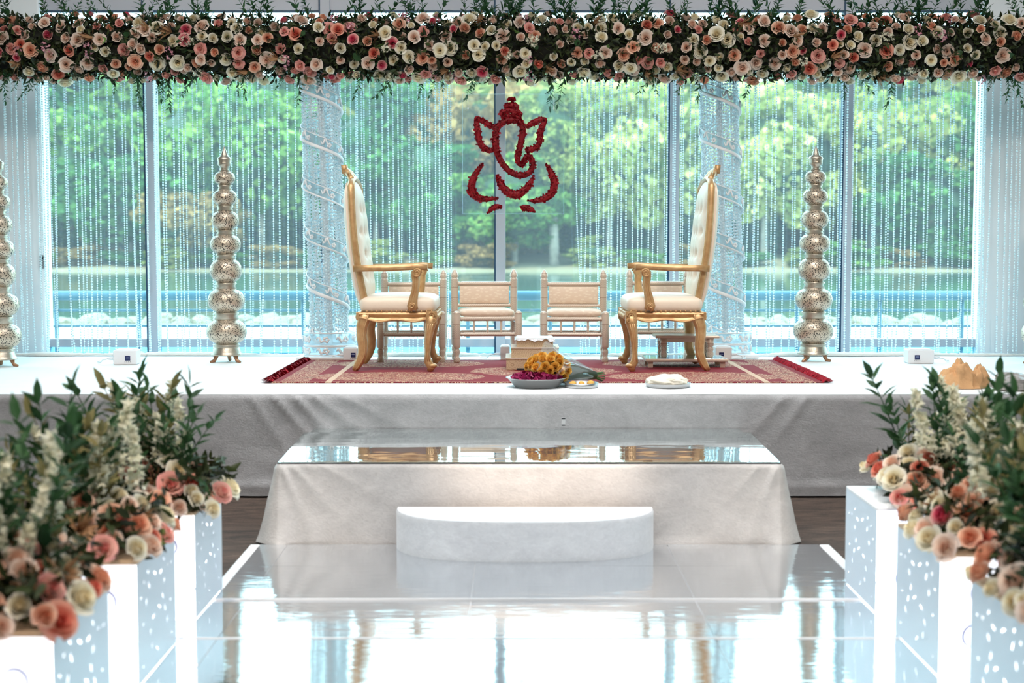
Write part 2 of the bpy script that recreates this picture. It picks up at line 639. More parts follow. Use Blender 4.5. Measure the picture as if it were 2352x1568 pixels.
def mk_water():
    m, t, out = newmat('pond_water')
    g = G(t)
    nm = g.bump(g.noise(1.0, 3, 0.6, g.posvec((0.25, 1.2, 1))), 0.06, 0.1)
    g.l(g.bsdf(lin(78, 110, 92), 0.04, 0.0, nm, Specular_IOR_Level=0.7), out.inputs[0])
    return m


M['water'] = mk_water()
M['bank'] = simple('bank_soil', lin(128, 118, 92), 0.95, var=0.2, vscale=0.4)
M['grass'] = simple('lawn', lin(88, 108, 66), 0.95, var=0.25, vscale=1.2)
M['terrace'] = simple('terrace_slab', lin(150, 156, 156), 0.7, var=0.08, vscale=1.0)


# ------------------------------------------------------------------ object helpers
def thing(name, label, cat, loc=(0, 0, 0), rotz=0.0, group=None):
    o = bpy.data.objects.new(name, None)
    o.empty_display_size = 0.1
    COL.objects.link(o)
    o.location = loc
    o.rotation_euler = (0, 0, rotz)
    o['label'] = label
    o['category'] = cat
    if group:
        o['group'] = group
    return o


def tag(o, label, cat, group=None, kind=None):
    o['label'] = label
    o['category'] = cat
    if group:
        o['group'] = group
    if kind:
        o['kind'] = kind
    return o


def link(name, me, parent=None, loc=(0, 0, 0), rot=None, scale=None):
    o = bpy.data.objects.new(name, me)
    COL.objects.link(o)
    o.location = loc
    if rot is not None:
        o.rotation_euler = rot
    if scale is not None:
        o.scale = (scale, scale, scale) if isinstance(scale, (int, float)) else scale
    if parent:
        o.parent = parent
    return o


def bevel(o, wd=0.004, seg=2):
    b = o.modifiers.new('bevel', 'BEVEL')
    b.width = wd
    b.segments = seg
    b.limit_method = 'ANGLE'
    return o


def copy_tree(o, parent=None):
    c = o.copy()
    COL.objects.link(c)
    if parent:
        c.parent = parent
    for ch in list(o.children):
        copy_tree(ch, c)
    return c


def frame_from(d, up=Vector((0, 0, 1))):
    """3x3 whose z column is d"""
    z = Vector(d).normalized()
    if abs(z.dot(up)) > 0.98:
        up = Vector((0, 1, 0))
    x = up.cross(z).normalized()
    y = z.cross(x)
    return Matrix((x, y, z)).transposed()


class MB:
    def __init__(s):
        s.v, s.f = [], []

    def add(s, vs, fs):
        o = len(s.v)
        s.v.extend([tuple(p) for p in vs])
        s.f.extend([tuple(i + o for i in f) for f in fs])
        return s

    def box(s, c, sz, rot=None):
        hx, hy, hz = sz[0] / 2, sz[1] / 2, sz[2] / 2
        vs = [Vector((x * hx, y * hy, z * hz)) for x in (-1, 1) for y in (-1, 1) for z in (-1, 1)]
        if rot is not None:
            vs = [rot @ p for p in vs]
        c = Vector(c)
        return s.add([p + c for p in vs], [(0, 1, 3, 2), (4, 6, 7, 5), (0, 4, 5, 1), (2, 3, 7, 6), (0, 2, 6, 4), (1, 5, 7, 3)])

    def lathe(s, prof, n=16, c=(0, 0, 0), rot=None, cap=True):
        vs, fs = [], []
        for r, z in prof:
            for k in range(n):
                a = 2 * PI * k / n
                vs.append(Vector((r * math.cos(a), r * math.sin(a), z)))
        m = len(prof)
        for i in range(m - 1):
            for k in range(n):
                k2 = (k + 1) % n
                fs.append((i * n + k, i * n + k2, (i + 1) * n + k2, (i + 1) * n + k))
        if cap:
            fs.append(tuple(reversed(range(n))))
            fs.append(tuple(range((m - 1) * n, m * n)))
        if rot is not None:
            vs = [rot @ p for p in vs]
        c = Vector(c)
        return s.add([p + c for p in vs], fs)

    def tube(s, pts, rad, n=8, closed=False, flat=None):
        """sweep; rad number or list; flat=(a,b) scales cross-section axes"""
        pts = [Vector(p) for p in pts]
        m = len(pts)
        if isinstance(rad, (int, float)):
            rad = [rad] * m
        vs, fs = [], []
        ref = None
        for i, p in enumerate(pts):
            if closed:
                d = pts[(i + 1) % m] - pts[(i - 1) % m]
            else:
                d = pts[min(i + 1, m - 1)] - pts[max(i - 1, 0)]
            d.normalize()
            if ref is None:
                ref = Vector((0, 1, 0)) if abs(d.y) < 0.9 else Vector((1, 0, 0))
            x = (ref - d * ref.dot(d)).normalized()
            ref = x
            y = d.cross(x)
            fa, fb = flat or (1, 1)
            for k in range(n):
                a = 2 * PI * (k + 0.5) / n
                vs.append(p + x * (rad[i] * fa * math.cos(a)) + y * (rad[i] * fb * math.sin(a)))
        last = m if closed else m - 1
        for i in range(last):
            i2 = (i + 1) % m
            for k in range(n):
                k2 = (k + 1) % n
                fs.append((i * n + k, i * n + k2, i2 * n + k2, i2 * n + k))
        if not closed:
            fs.append(tuple(reversed(range(n))))
            fs.append(tuple(range((m - 1) * n, m * n)))
        return s.add(vs, fs)

    def grid(s, fn, nu, nv, closed_u=False):
        vs = [fn(i / nu, j / nv) for j in range(nv + 1) for i in range(nu + (0 if closed_u else 1))]
        w_ = nu if closed_u else nu + 1
        fs = []
        for j in range(nv):
            for i in range(nu):
                i2 = (i + 1) % w_ if closed_u else i + 1
                fs.append((j * w_ + i, j * w_ + i2, (j + 1) * w_ + i2, (j + 1) * w_ + i))
        return s.add(vs, fs)

    def prism(s, poly, z0, z1):
        n = len(poly)
        vs = [(x, y, z0) for x, y in poly] + [(x, y, z1) for x, y in poly]
        fs = [tuple(reversed(range(n))), tuple(range(n, 2 * n))]
        fs += [(i, (i + 1) % n, n + (i + 1) % n, n + i) for i in range(n)]
        return s.add(vs, fs)

    def mesh(s, name, mat, smooth=False):
        me = bpy.data.meshes.new(name)
        me.from_pydata(s.v, [], s.f)
        if mat:
            me.materials.append(mat)
        if smooth:
            me.polygons.foreach_set('use_smooth', [True] * len(me.polygons))
        me.update()
        return me

    def build(s, name, mat, parent=None, loc=(0, 0, 0), smooth=False, rot=None):
        return link(name, s.mesh(name, mat, smooth), parent, loc, rot)


def auto_smooth(o, ang=0.7):
    """keep hard edges sharp on a smooth mesh"""
    me = o.data
    bm = bmesh.new()
    bm.from_mesh(me)
    for e in bm.edges:
        if len(e.link_faces) == 2 and e.calc_face_angle(0) > ang:
            e.smooth = False
    bm.to_mesh(me)
    bm.free()
    return o


def fast_mesh(name, V, F, mat, smooth=False, attr=None):
    """V (n,3) array, F (m,k) array of equal-size faces"""
    me = bpy.data.meshes.new(name)
    V = np.asarray(V, dtype=np.float32)
    F = np.asarray(F, dtype=np.int32)
    k = F.shape[1]
    me.vertices.add(len(V))
    me.vertices.foreach_set('co', V.ravel())
    me.loops.add(F.size)
    me.loops.foreach_set('vertex_index', F.ravel())
    me.polygons.add(len(F))
    me.polygons.foreach_set('loop_start', np.arange(0, F.size, k, dtype=np.int32))
    me.polygons.foreach_set('loop_total', np.full(len(F), k, dtype=np.int32))
    if smooth:
        me.polygons.foreach_set('use_smooth', np.ones(len(F), dtype=bool))
    me.update(calc_edges=True)
    me.validate()
    if mat:
        me.materials.append(mat)
    return me


def scatter(tv, tf, pos, rot=None, scale=None):
    """copies of a template (tv (a,3), tf (b,k)) at pos (n,3), rot (n,3,3), scale (n,) or (n,3)"""
    tv = np.asarray(tv, float)
    tf = np.asarray(tf, int)
    pos = np.asarray(pos, float)
    n = len(pos)
    V = np.repeat(tv[None], n, 0)
    if scale is not None:
        sc = np.asarray(scale, float)
        V = V * (sc[:, None, None] if sc.ndim == 1 else sc[:, None, :])
    if rot is not None:
        V = np.einsum('nij,naj->nai', np.asarray(rot, float), V)
    V = V + pos[:, None, :]
    F = tf[None] + (np.arange(n) * len(tv))[:, None, None]
    return V.reshape(-1, 3), F.reshape(-1, tf.shape[1])


def rand_rots(n, r=nrg):
    q = r.normal(size=(n, 4))
    q /= np.linalg.norm(q, axis=1)[:, None]
    a, b, c, d = q.T
    return np.stack([
        np.stack([1 - 2 * (c * c + d * d), 2 * (b * c - a * d), 2 * (b * d + a * c)], -1),
        np.stack([2 * (b * c + a * d), 1 - 2 * (b * b + d * d), 2 * (c * d - a * b)], -1),
        np.stack([2 * (b * d - a * c), 2 * (c * d + a * b), 1 - 2 * (b * b + c * c)], -1)], 1)


OCT_V = np.array([(1, 0, 0), (-1, 0, 0), (0, 1, 0), (0, -1, 0), (0, 0, 1), (0, 0, -1)], float)
OCT_F = np.array([(0, 2, 4), (2, 1, 4), (1, 3, 4), (3, 0, 4), (2, 0, 5), (1, 2, 5), (3, 1, 5), (0, 3, 5)])
_b = bmesh.new()
bmesh.ops.create_icosphere(_b, subdivisions=1, radius=1)
ICO_V = np.array([v_.co[:] for v_ in _b.verts])
_b.verts.index_update()
ICO_F = np.array([[v_.index for v_ in f.verts] for f in _b.faces])
_b.free()
# pointed folded leaf along +y, 1 long
LEAF_V = np.array([(0, 0, 0), (-0.17, 0.30, 0.05), (-0.15, 0.62, 0.04), (0, 1, -0.08), (0.15, 0.62, 0.04), (0.17, 0.30, 0.05), (0, 0.32, -0.02), (0, 0.66, -0.02)], float)
LEAF_F = np.array([(0, 6, 1), (1, 6, 7), (1, 7, 2), (2, 7, 3), (0, 5, 6), (5, 4, 7), (5, 7, 6), (4, 3, 7)])


# ------------------------------------------------------------------ the setting
STAGE_Z = 0.61
WY = 11.7


def struct(o):
    o['kind'] = 'structure'
    return o


struct(MB().box((0, 1.8, -0.05), (18, 20, 0.1)).build('floor', M['carpet']))
struct(MB().box((0, 1.8, 6.1), (18.4, 20.4, 0.2)).build('ceiling', M['ceiling_paint']))
struct(MB().box((-9.1, 1.8, 3), (0.2, 20, 6)).build('wall_left', M['wall_paint']))
struct(MB().box((9.1, 1.8, 3), (0.2, 20, 6)).build('wall_right', M['wall_paint']))
struct(MB().box((0, -8.1, 3), (18, 0.2, 6)).build('wall_back', M['wall_paint']))
for sgn, nm in ((-1, 'column'), (1, 'column')):
    c = struct(bevel(MB().box((sgn * 4.40, WY, 3), (1.19, 0.2, 6)).build(nm, M['white_paint']), 0.02, 2))

MUL = [-3.835, -2.941, -1.51, -0.093, 1.322, 2.737, 3.835]
EXTRA = [(-9.0, -7.0), (-7.0, -5.0), (5.0, 7.0), (7.0, 9.0)]
bays = [(MUL[i], MUL[i + 1], i < 6) for i in range(6)] + [(a, b, True) for a, b in EXTRA]
RAIL0, RAIL1 = 0.645, 0.712
TR0, TR1 = 3.372, 3.462
for k, (x0, x1, _) in enumerate(bays):
    wn = bpy.data.objects.new('window_%d' % (k + 1), None)
    COL.objects.link(wn)
    wn.location = ((x0 + x1) / 2, WY, 0)
    wn['kind'] = 'structure'
    wd = x1 - x0
    MB().box((0, 0, (RAIL1 + TR0) / 2), (wd - 0.06, 0.012, TR0 - RAIL1)).build('pane', M['glass'], wn)
    MB().box((0, 0, RAIL0 / 2 + 0.05), (wd - 0.06, 0.012, RAIL0 - 0.1)).build('lower_pane', M['glass_low'], wn)
    MB().box((0, 0, (TR1 + 6) / 2), (wd - 0.06, 0.012, 6 - TR1)).build('upper_pane', M['glass_up'], wn)
    bevel(MB().box((0, 0, (RAIL0 + RAIL1) / 2), (wd, 0.10, RAIL1 - RAIL0)).build('bottom_rail', M['frame_metal'], wn))
    bevel(MB().box((0, 0, (TR0 + TR1) / 2), (wd, 0.10, TR1 - TR0)).build('transom', M['frame_metal'], wn))
    MB().box((0, -0.02, TR0 - 0.006), (wd, 0.05, 0.012)).build('gasket', M['gasket'], wn)
    if x1 not in (3.835,):
        bevel(MB().box((wd / 2, 0, 3), (0.078, 0.14, 6)).build('mullion', M['frame_metal'], wn))
        MB().box((wd / 2 - 0.045, -0.02, 3), (0.016, 0.08, 5.9)).build('gasket', M['gasket'], wn)

# wall plate on the left column
t = thing('wall_plate', 'small grey metal plate on the white column at the left', 'switch', at(97, 601, WY - 0.107))
t.location.y = WY - 0.107
bevel(MB().box((0, 0, 0), (0.042, 0.012, 0.11)).build('plate', M['plate_metal'], t))
MB().box((0.006, -0.008, 0.03), (0.012, 0.006, 0.02)).build('button', M['dark_plastic'], t)

# ------------------------------------------------------------------ outdoors
struct(MB().box((0, 20.0, -0.25), (60, 16.4, 0.3)).build('terrace', M['terrace']))
struct(MB().box((0, 61, -0.35), (140, 68, 0.1)).build('pond', M['water']))


def bank_fn(u, v):
    y = 93 + v * 60
    z = -0.35 + 0.95 * min(1, v * 6) + 0.10 * noise.noise((u * 30, v * 20, 0)) + v * 0.4
    return ((u - 0.5) * 160, y + 1.5 * noise.noise((u * 12, 3.3, 0)), z)


struct(MB().grid(bank_fn, 80, 14).build('pond_bank', M['bank'], smooth=True))
struct(MB().box((0, 28.9, -0.30), (60, 3.2, 0.2)).build('lawn', M['grass']))

edging = thing('stone_edging', 'pale stones edging the pond beyond the railing', 'stones', (0, 29.6, -0.22))
st_me = []
for k in range(4):
    bm = bmesh.new()
    bmesh.ops.create_icosphere(bm, subdivisions=2, radius=1)
    for v_ in bm.verts:
        v_.co *= 1 + 0.28 * noise.noise(v_.co * 1.6 + Vector((k * 7, 0, 0)))
    me = bpy.data.meshes.new('stone')
    bm.to_mesh(me)
    bm.free()
    me.materials.append(M['stone'])
    st_me.append(me)
x = -11.5
while x < 11.6:
    for row in range(2):
        s = rng.uniform(0.16, 0.3)
        o = link('stone', rng.choice(st_me), edging, (x + rng.uniform(-.1, .1) + row * 0.2, row * 0.35 + rng.uniform(-.1, .1), 0.02 + row * 0.05),
                 (rng.uniform(-.3, .3), rng.uniform(-.3, .3), rng.uniform(0, 6)), (s * 1.3, s * 0.9, s * 0.62))
    x += 0.47

RY = 14.5
rl = thing('terrace_railing', 'light blue metal railing with a thick handrail outside the windows', 'railing', (0, RY, 0))
MB().tube([(-9, 0, 0.965), (9, 0, 0.965)], 0.05, 12).build('handrail', M['blue_rail'], rl, smooth=True)
for z in (0.815, 0.655, 0.37):
    MB().tube([(-9, 0, z), (9, 0, z)], 0.014, 8).build('rail', M['blue_rail'], rl, smooth=True)
post_me = MB().tube([(0, 0, -0.1), (0, 0, 0.95)], 0.022, 8).mesh('post', M['blue_rail'], True)
for k in range(22):
    link('post', post_me, rl, (-8.85 + k * 0.84, 0, 0))


def crown_mesh(seed, rx, rz, puffs, leaves, size):
    r = np.random.default_rng(seed)
    u = r.normal(size=(puffs, 3))
    u /= np.linalg.norm(u, axis=1)[:, None]
    pc = u * r.uniform(0.35, 0.95, (puffs, 1)) * np.array([rx, rx, rz])
    pr = r.uniform(0.22, 0.42, puffs) * rx
    idx = r.integers(0, puffs, leaves)
    d = r.normal(size=(leaves, 3))
    d /= np.linalg.norm(d, axis=1)[:, None]
    pos = pc[idx] + d * (pr[idx] * r.uniform(0.75, 1.05, leaves))[:, None] * np.array([1, 1, 0.75])
    tv = np.array([(-.5, -.32, 0), (.5, -.32, .08), (.5, .32, 0), (-.5, .32, .08)])
    V, F = scatter(tv, np.array([(0, 1, 2, 3)]), pos, rand_rots(leaves, r), r.uniform(0.6, 1.25, leaves) * size)
    return V, F, pc, pr


CROWNS = []
for k, (rx, rz, pf, lf, sz) in enumerate([(4.6, 5.6, 46, 9000, 0.50), (4.0, 6.6, 44, 8000, 0.46), (5.0, 5.0, 50, 9000, 0.52), (3.2, 7.0, 40, 7000, 0.42)]):
    V, F, pc, pr = crown_mesh(40 + k, rx, rz, pf, lf, sz)
    CROWNS.append(fast_mesh('crown', V, F, TREE_M['mid']))
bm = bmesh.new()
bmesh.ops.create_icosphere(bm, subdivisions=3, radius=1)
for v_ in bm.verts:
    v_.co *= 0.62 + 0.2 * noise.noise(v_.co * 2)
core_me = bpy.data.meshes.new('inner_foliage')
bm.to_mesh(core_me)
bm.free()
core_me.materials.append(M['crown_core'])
CROWN_R = [(4.6, 5.6), (4.0, 6.6), (5.0, 5.0), (3.2, 7.0)]


def tree(px, Y, top_py, kind, shape, label, base=0.25, wide=1.0, trunk_r=0.22, low=0.12):
    p = at(px, top_py, Y)
    H = p.z - base
    t = thing('tree', label, 'tree', (p.x, Y, base), rng.uniform(0, 6), 'trees across the pond')
    rx, rz = CROWN_R[shape]
    zc = H * (0.5 + low / 2)
    s = H * (1 - low) / 2 / (rz * 1.12)
    c = link('crown', CROWNS[shape], t, (0, 0, zc), None, (s * wide, s * wide, s))
    c.material_slots[0].link = 'OBJECT'
    c.material_slots[0].material = TREE_M[kind]
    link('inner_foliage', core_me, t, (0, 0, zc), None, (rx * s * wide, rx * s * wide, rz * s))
    MB().tube([(0, 0, -0.5), (0.1, 0, H * 0.2), (0, 0.1, H * 0.55)], [trunk_r * 1.3, trunk_r, trunk_r * 0.6], 8).build('trunk', M['bark'], t, smooth=True)


TREES = [
    # front row, left to right
    (60, 108, 150, 'deep', 0, 'dark green tree behind the left white column'),
    (190, 103, 190, 'mid', 1, 'mid green tree across the pond, at the left window edge'),
    (300, 100, 330, 'deep', 2, 'low dark green tree just left of the first mullion'),
    (440, 104, 160, 'mid', 0, 'broad mid green tree behind the tower left of the thrones'),
    (440, 97, 420, 'rust', 2, 'small rusty orange tree low behind the left silver tower'),
    (600, 101, 170, 'mid', 2, 'mid green round tree between silver tower and crystal column, left side'),
    (730, 108, 130, 'deep', 3, 'tall dark green tree behind the left crystal column'),
    (860, 102, 150, 'deep', 0, 'dark green tree right above the left throne'),
    (980, 99, 260, 'deep', 1, 'dense dark green tree left of the hanging red emblem'),
    (1080, 106, 150, 'rust', 2, 'tree with russet top behind the hanging red emblem'),
    (1180, 98, 330, 'mid', 0, 'lower mid green tree below the hanging red emblem'),
    (1275, 103, 130, 'olive', 1, 'olive tree with a bare pale trunk right of the red emblem'),
    (1400, 101, 150, 'pale', 0, 'pale yellow-green tree left of the right throne'),
    (1520, 105, 140, 'pale', 2, 'pale yellow-green tree behind the right-hand mullion near the throne'),
    (1640, 104, 140, 'olive', 3, 'olive green tree behind the right crystal column'),
    (1760, 101, 160, 'pale', 0, 'pale yellow-green tree just left of the right silver tower'),
    (1890, 103, 150, 'pale', 1, 'tall pale tree behind the right silver tower'),
    (2010, 104, 160, 'olive', 2, 'olive tree right of the right silver tower'),
    (2120, 99, 330, 'deep', 0, 'lower dark green tree near the right white column'),
    (2190, 107, 150, 'mid', 1, 'tall green tree at the right window edge'),
    (2320, 104, 170, 'deep', 2, 'dark green tree behind the right white column'),
]
for px, Y, tp, kd, sh, lb in TREES:
    low = 0.0 if tp > 200 else 0.10
    if 'pale trunk' in lb:
        tree(px, Y - 6, tp, kd, sh, lb, low=0.30, trunk_r=0.30, wide=1.1)
    else:
        tree(px, Y, tp, kd, sh, lb, low=low, wide=1.05 if tp < 200 else 1.5)
ORD = ['first', 'second', 'third', 'fourth', 'fifth', 'sixth', 'seventh', 'eighth', 'ninth', 'tenth', 'eleventh', 'twelfth', 'thirteenth', 'fourteenth', 'fifteenth', 'sixteenth', 'seventeenth', 'eighteenth', 'nineteenth', 'twentieth'] + ['twenty-' + q for q in ('first', 'second', 'third', 'fourth', 'fifth', 'sixth')]
# tall woods behind
for k in range(11):
    px = -40 + k * 245
    tree(px, 122 + 3 * (k % 2), 40 + 50 * ((k * 7) % 3) / 2, ('deep', 'mid', 'olive')[(k * 5) % 3] if k < 6 else ('olive', 'pale', 'deep')[k % 3], k % 4,
         'tall tree in the far wood behind the pond trees, %s from the left' % ORD[k], base=0.6, wide=1.75, low=0.0)
# understory below the trees
for k in range(26):
    px = -30 + k * 96
    Y = 112 + 3 * (k % 3)
    p = at(px, 590, Y)
    kd = ('deep', 'mid', 'olive', 'rust', 'deep', 'olive')[(k * 5 + k // 4) % 6]
    kn = {'deep': 'dark green', 'mid': 'mid green', 'olive': 'olive green', 'rust': 'russet'}[kd]
    t = thing('understory_bush', 'tall %s bush under the trees, %s from the left' % (kn, ORD[k]), 'bush', (p.x, Y, 0.3), rng.uniform(0, 6), 'bushes under the far trees')
    s = rng.uniform(0.55, 0.72)
    c = link('foliage', CROWNS[k % 4], t, (0, 0, s * 4.0), None, (s * 1.5, s * 1.2, s))
    c.material_slots[0].link = 'OBJECT'
    c.material_slots[0].material = TREE_M[kd]
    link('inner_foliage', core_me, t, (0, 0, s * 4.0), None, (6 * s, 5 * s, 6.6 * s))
# shoreline shrubs
nsh = 0
for k in range(20):
    px = 40 + k * 120
    if abs(px - 1270) < 50:
        continue
    p = at(px, 590, 96.0)
    t = thing('shoreline_shrub', 'low shrub on the far shore of the pond, %s from the left' % ORD[nsh], 'shrub', (p.x, 96.5 + rng.uniform(-1, 1), 0.0), rng.uniform(0, 6), 'shrubs on the far shore')
    nsh += 1
    s = rng.uniform(0.26, 0.46)
    c = link('foliage', CROWNS[k % 4], t, (0, 0, s * 1.6), None, (s * 1.2, s * 1.2, s * 0.42))
    c.material_slots[0].link = 'OBJECT'
    c.material_slots[0].material = TREE_M[('mid', 'olive', 'deep', 'rust')[(k * 3) % 4]]
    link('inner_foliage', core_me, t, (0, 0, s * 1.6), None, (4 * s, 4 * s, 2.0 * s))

# ------------------------------------------------------------------ stage
SF, SB = 8.315, 11.36
stage = thing('stage', 'long low stage draped in white and silver-grey satin', 'stage', (0, SF, 0))


def deck_fn(u, v):
    x = -4.7 + 9.4 * u
    y = v * (SB - SF)
    return (x, y, STAGE_Z + 0.0015 * noise.noise((x * 1.5, y * 2, 1)))


MB().grid(deck_fn, 60, 18).build('deck_cloth', M['deck_cloth'], stage, smooth=True)
MB().box((0, (SB - SF) / 2 + 0.03, STAGE_Z / 2 - 0.01), (9.38, SB - SF - 0.06, STAGE_Z - 0.03)).build('deck_frame', M['white_paint'], stage)


def fold(x, z, x0, z0, ang, wd, ln):
    """ridge of a diagonal crease starting at x0,z0 running along ang"""
    dx, dz = x - x0, z - z0
    a = dx * math.cos(ang) + dz * math.sin(ang)
    b = -dx * math.sin(ang) + dz * math.cos(ang)
    if a < 0:
        return 0.0
    return math.exp(-(b / (wd * (0.5 + a / ln))) ** 2) * math.exp(-a / ln) * min(1, a / 0.05)


def stage_skirt(u, v):
    x = -4.7 + 9.4 * u
    z = 0.012 + (STAGE_Z - 0.012) * v
    d = 0.006 * noise.noise((x * 2.2, z * 3, 0)) + 0.004 * noise.noise((x * 7, z * 11, 5)) * (1 - v)
    for x0, an, a_ in ((-1.42, -0.85, .02), (-1.30, -0.8, .022), (-1.20, -0.62, .016), (-1.55, -1.0, .014), (-1.05, -0.45, .012)):
        d += a_ * fold(x, z, x0, STAGE_Z + .01, an, 0.014, 0.32)
    for x0, an, a_ in ((1.62, -2.3, .012), (1.75, -2.2, .014)):
        d += a_ * fold(x, z, x0, STAGE_Z + .01, an, 0.016, 0.25)
    hem = math.exp(-((z - 0.07) / 0.03) ** 2) * 0.010 * (0.6 + noise.noise((x * 1.5, 7, 0)))
    edge = 0.012 * max(0, (v - 0.94) / 0.06) ** 2
    return (x, -0.012 - d - hem + edge - 0.02 * (1 - v), z)


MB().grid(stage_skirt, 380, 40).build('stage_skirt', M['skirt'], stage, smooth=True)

# white bead trim heaped along the back edge of the stage
ht = MB()


def trim_fn(u, v):
    x = -4.6 + 9.2 * u
    a = v * 2 * PI
    r = 0.014 + 0.020 * (0.5 + noise.noise((x * 2.3, 0.3, 0)))
    y = SB - 0.20 + 0.05 * noise.noise((x * 1.7, 4.1, 0)) + 1.6 * r * math.cos(a) + 0.008 * noise.noise((x * 30, a * 2, 2))
    z = STAGE_Z + 0.006 + r * 0.8 * max(0, math.sin(a)) + 0.006 * noise.noise((x * 40, a * 3, 8)) * max(0, math.sin(a))
    return (x, y, z)


tag(ht.grid(trim_fn, 500, 8).build('tulle_trim', M['white_cloth'], smooth=True), 'strip of bunched white tulle along the back of the stage', 'fabric')

# ------------------------------------------------------------------ middle step (platform with mirror top)
PX0, PX1, PF, PB, PZ = -1.165, 1.335, 7.0, 8.29, 0.405
plat = thing('mirror_top_platform', 'wide mirror-topped platform step draped in pale satin before the stage', 'step', ((PX0 + PX1) / 2, PF, 0))
pw = (PX1 - PX0) / 2
MB().box((0, (PB - PF) / 2, PZ / 2), (2 * pw - 0.03, PB - PF - 0.03, PZ - 0.012)).build('deck_frame', M['white_paint'], plat)
seg = []
rc = 0.03
dep = PB - PF


def plat_path(s):
    """s 0..1 along left side, front, right side; returns x,y,outward"""
    L1, L2 = dep, 2 * pw
    tot = 2 * L1 + L2
    d = s * tot
    if d < L1:
        return -pw, L1 - d, Vector((-1, 0)), min(1, abs(L1 - d) / 0.25)
    if d < L1 + L2:
        a = d - L1
        return -pw + a, 0.0, Vector((0, -1)), min(1, min(a, L2 - a) / 0.25)
    a = d - L1 - L2
    return pw, a, Vector((1, 0)), min(1, a / 0.25)


def plat_skirt(u, v):
    x, y, n, c = plat_path(u)
    z = 0.010 + (PZ - 0.004 - 0.010) * v
    k = 1 - v
    cor = 1 - c
    out = 0.012 + 0.05 * k + 0.03 * k * cor ** 1.5
    out += (0.006 * noise.noise((x * 3, y * 3, z * 4)) + 0.005 * noise.noise((x * 9, y * 9, z * 8)) * k)
    out += 0.016 * k * cor * math.sin(cor * 9)
    hem = 0.03 * math.exp(-(z / 0.035) ** 2) * (0.35 + 0.9 * cor) * max(0.0, 0.5 + noise.noise((x * 2.1, y * 2.1, 9)))
    if n.y < -0.5 and x < 0:
        for x0, an, a_ in ((-pw + 0.02, -1.15, .016), (-pw + 0.06, -0.8, .010), (-pw + .2, -.5, .008)):
            out += a_ * fold(x, z, x0, PZ, an, 0.02, 0.3)
    if n.y < -0.5 and x > 0:
        for x0, an, a_ in ((pw - 0.02, -1.95, .014), (pw - 0.10, -2.3, .008)):
            out += a_ * fold(x, z, x0, PZ, an, 0.02, 0.3)
    out += hem
    if v > 0.95:
        out *= 1 - 0.6 * ((v - 0.95) / 0.05) ** 2
    return (x + n.x * out, y + n.y * out, z)


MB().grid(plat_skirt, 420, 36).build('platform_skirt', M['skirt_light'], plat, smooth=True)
# two mirror sheets on top
SEAM = on(1176, 1007, PZ).y - PF
for y0, y1, dz, tilt in ((0.0, SEAM - 0.004, 0.005, 0.034), (SEAM + 0.004, dep, 0.005, 0.0)):
    o = bevel(MB().box((0, 0, 0), (2 * pw - 0.006, y1 - y0, dz)).build('mirror_sheet', M['mirror_top'], plat, (0, (y0 + y1) / 2, PZ + dz / 2 + abs(tilt) * (y1 - y0) / 2)), 0.0015, 1)
    o.rotation_euler.x = tilt
MB().box((0, 0.006, PZ + 0.003), (2 * pw - 0.03, 0.006, 0.006)).build('mirror_edge', M['gold_line'], plat)
hk = thing('cable_clip', 'small silver cable clip on the stage front above the mirror', 'clip', (at(1294, 968, SF - 0.07).x, SF - 0.075, at(1294, 968, SF - 0.075).z))
MB().box((0, 0, 0.0), (0.022, 0.012, 0.045)).build('clip_body', M['white_plastic'], hk)
for z in (-0.02, 0.02):
    MB().box((0, -0.008, z), (0.022, 0.006, 0.006)).build('clip_end', M['dark_plastic'], hk)

# ------------------------------------------------------------------ half-round step
HX, HW, HD, HZ = 0.063, 0.628, 0.39, 0.205
half = thing('half_round_step', 'white half-round step covered in velvet in front of the platform', 'step', (HX, 6.90, 0))
N_ = 64
poly = []
for i in range(N_ + 1):
    a = PI * i / N_
    cx, sy = math.cos(a), math.sin(a)
    poly.append((HW * math.copysign(abs(cx) ** 0.72, cx), -HD * abs(sy) ** 0.86))


def half_side(u, v):
    i = u * N_
    k = min(int(i), N_ - 1)
    f = i - k
    x = poly[k][0] * (1 - f) + poly[k + 1][0] * f
    y = poly[k][1] * (1 - f) + poly[k + 1][1] * f
    q = 1.0 if v < 0.93 else 1 - 0.010 * ((v - 0.93) / 0.07) ** 2
    return (x * q, y * q, 0.004 + (HZ - 0.004) * v)


MB().grid(half_side, 128, 16).build('step_side', M['step_cloth'], half, smooth=True)
top = MB()
tp = [(x * 0.99, y * 0.99) for x, y in poly]
top.add([(x, y, HZ) for x, y in tp], [tuple(range(len(tp)))])
top.build('step_top', M['step_cloth'], half)
MB().box((0, 0.004, HZ / 2), (2 * HW * 0.98, 0.006, HZ - 0.01)).build('step_back', M['step_cloth'], half)

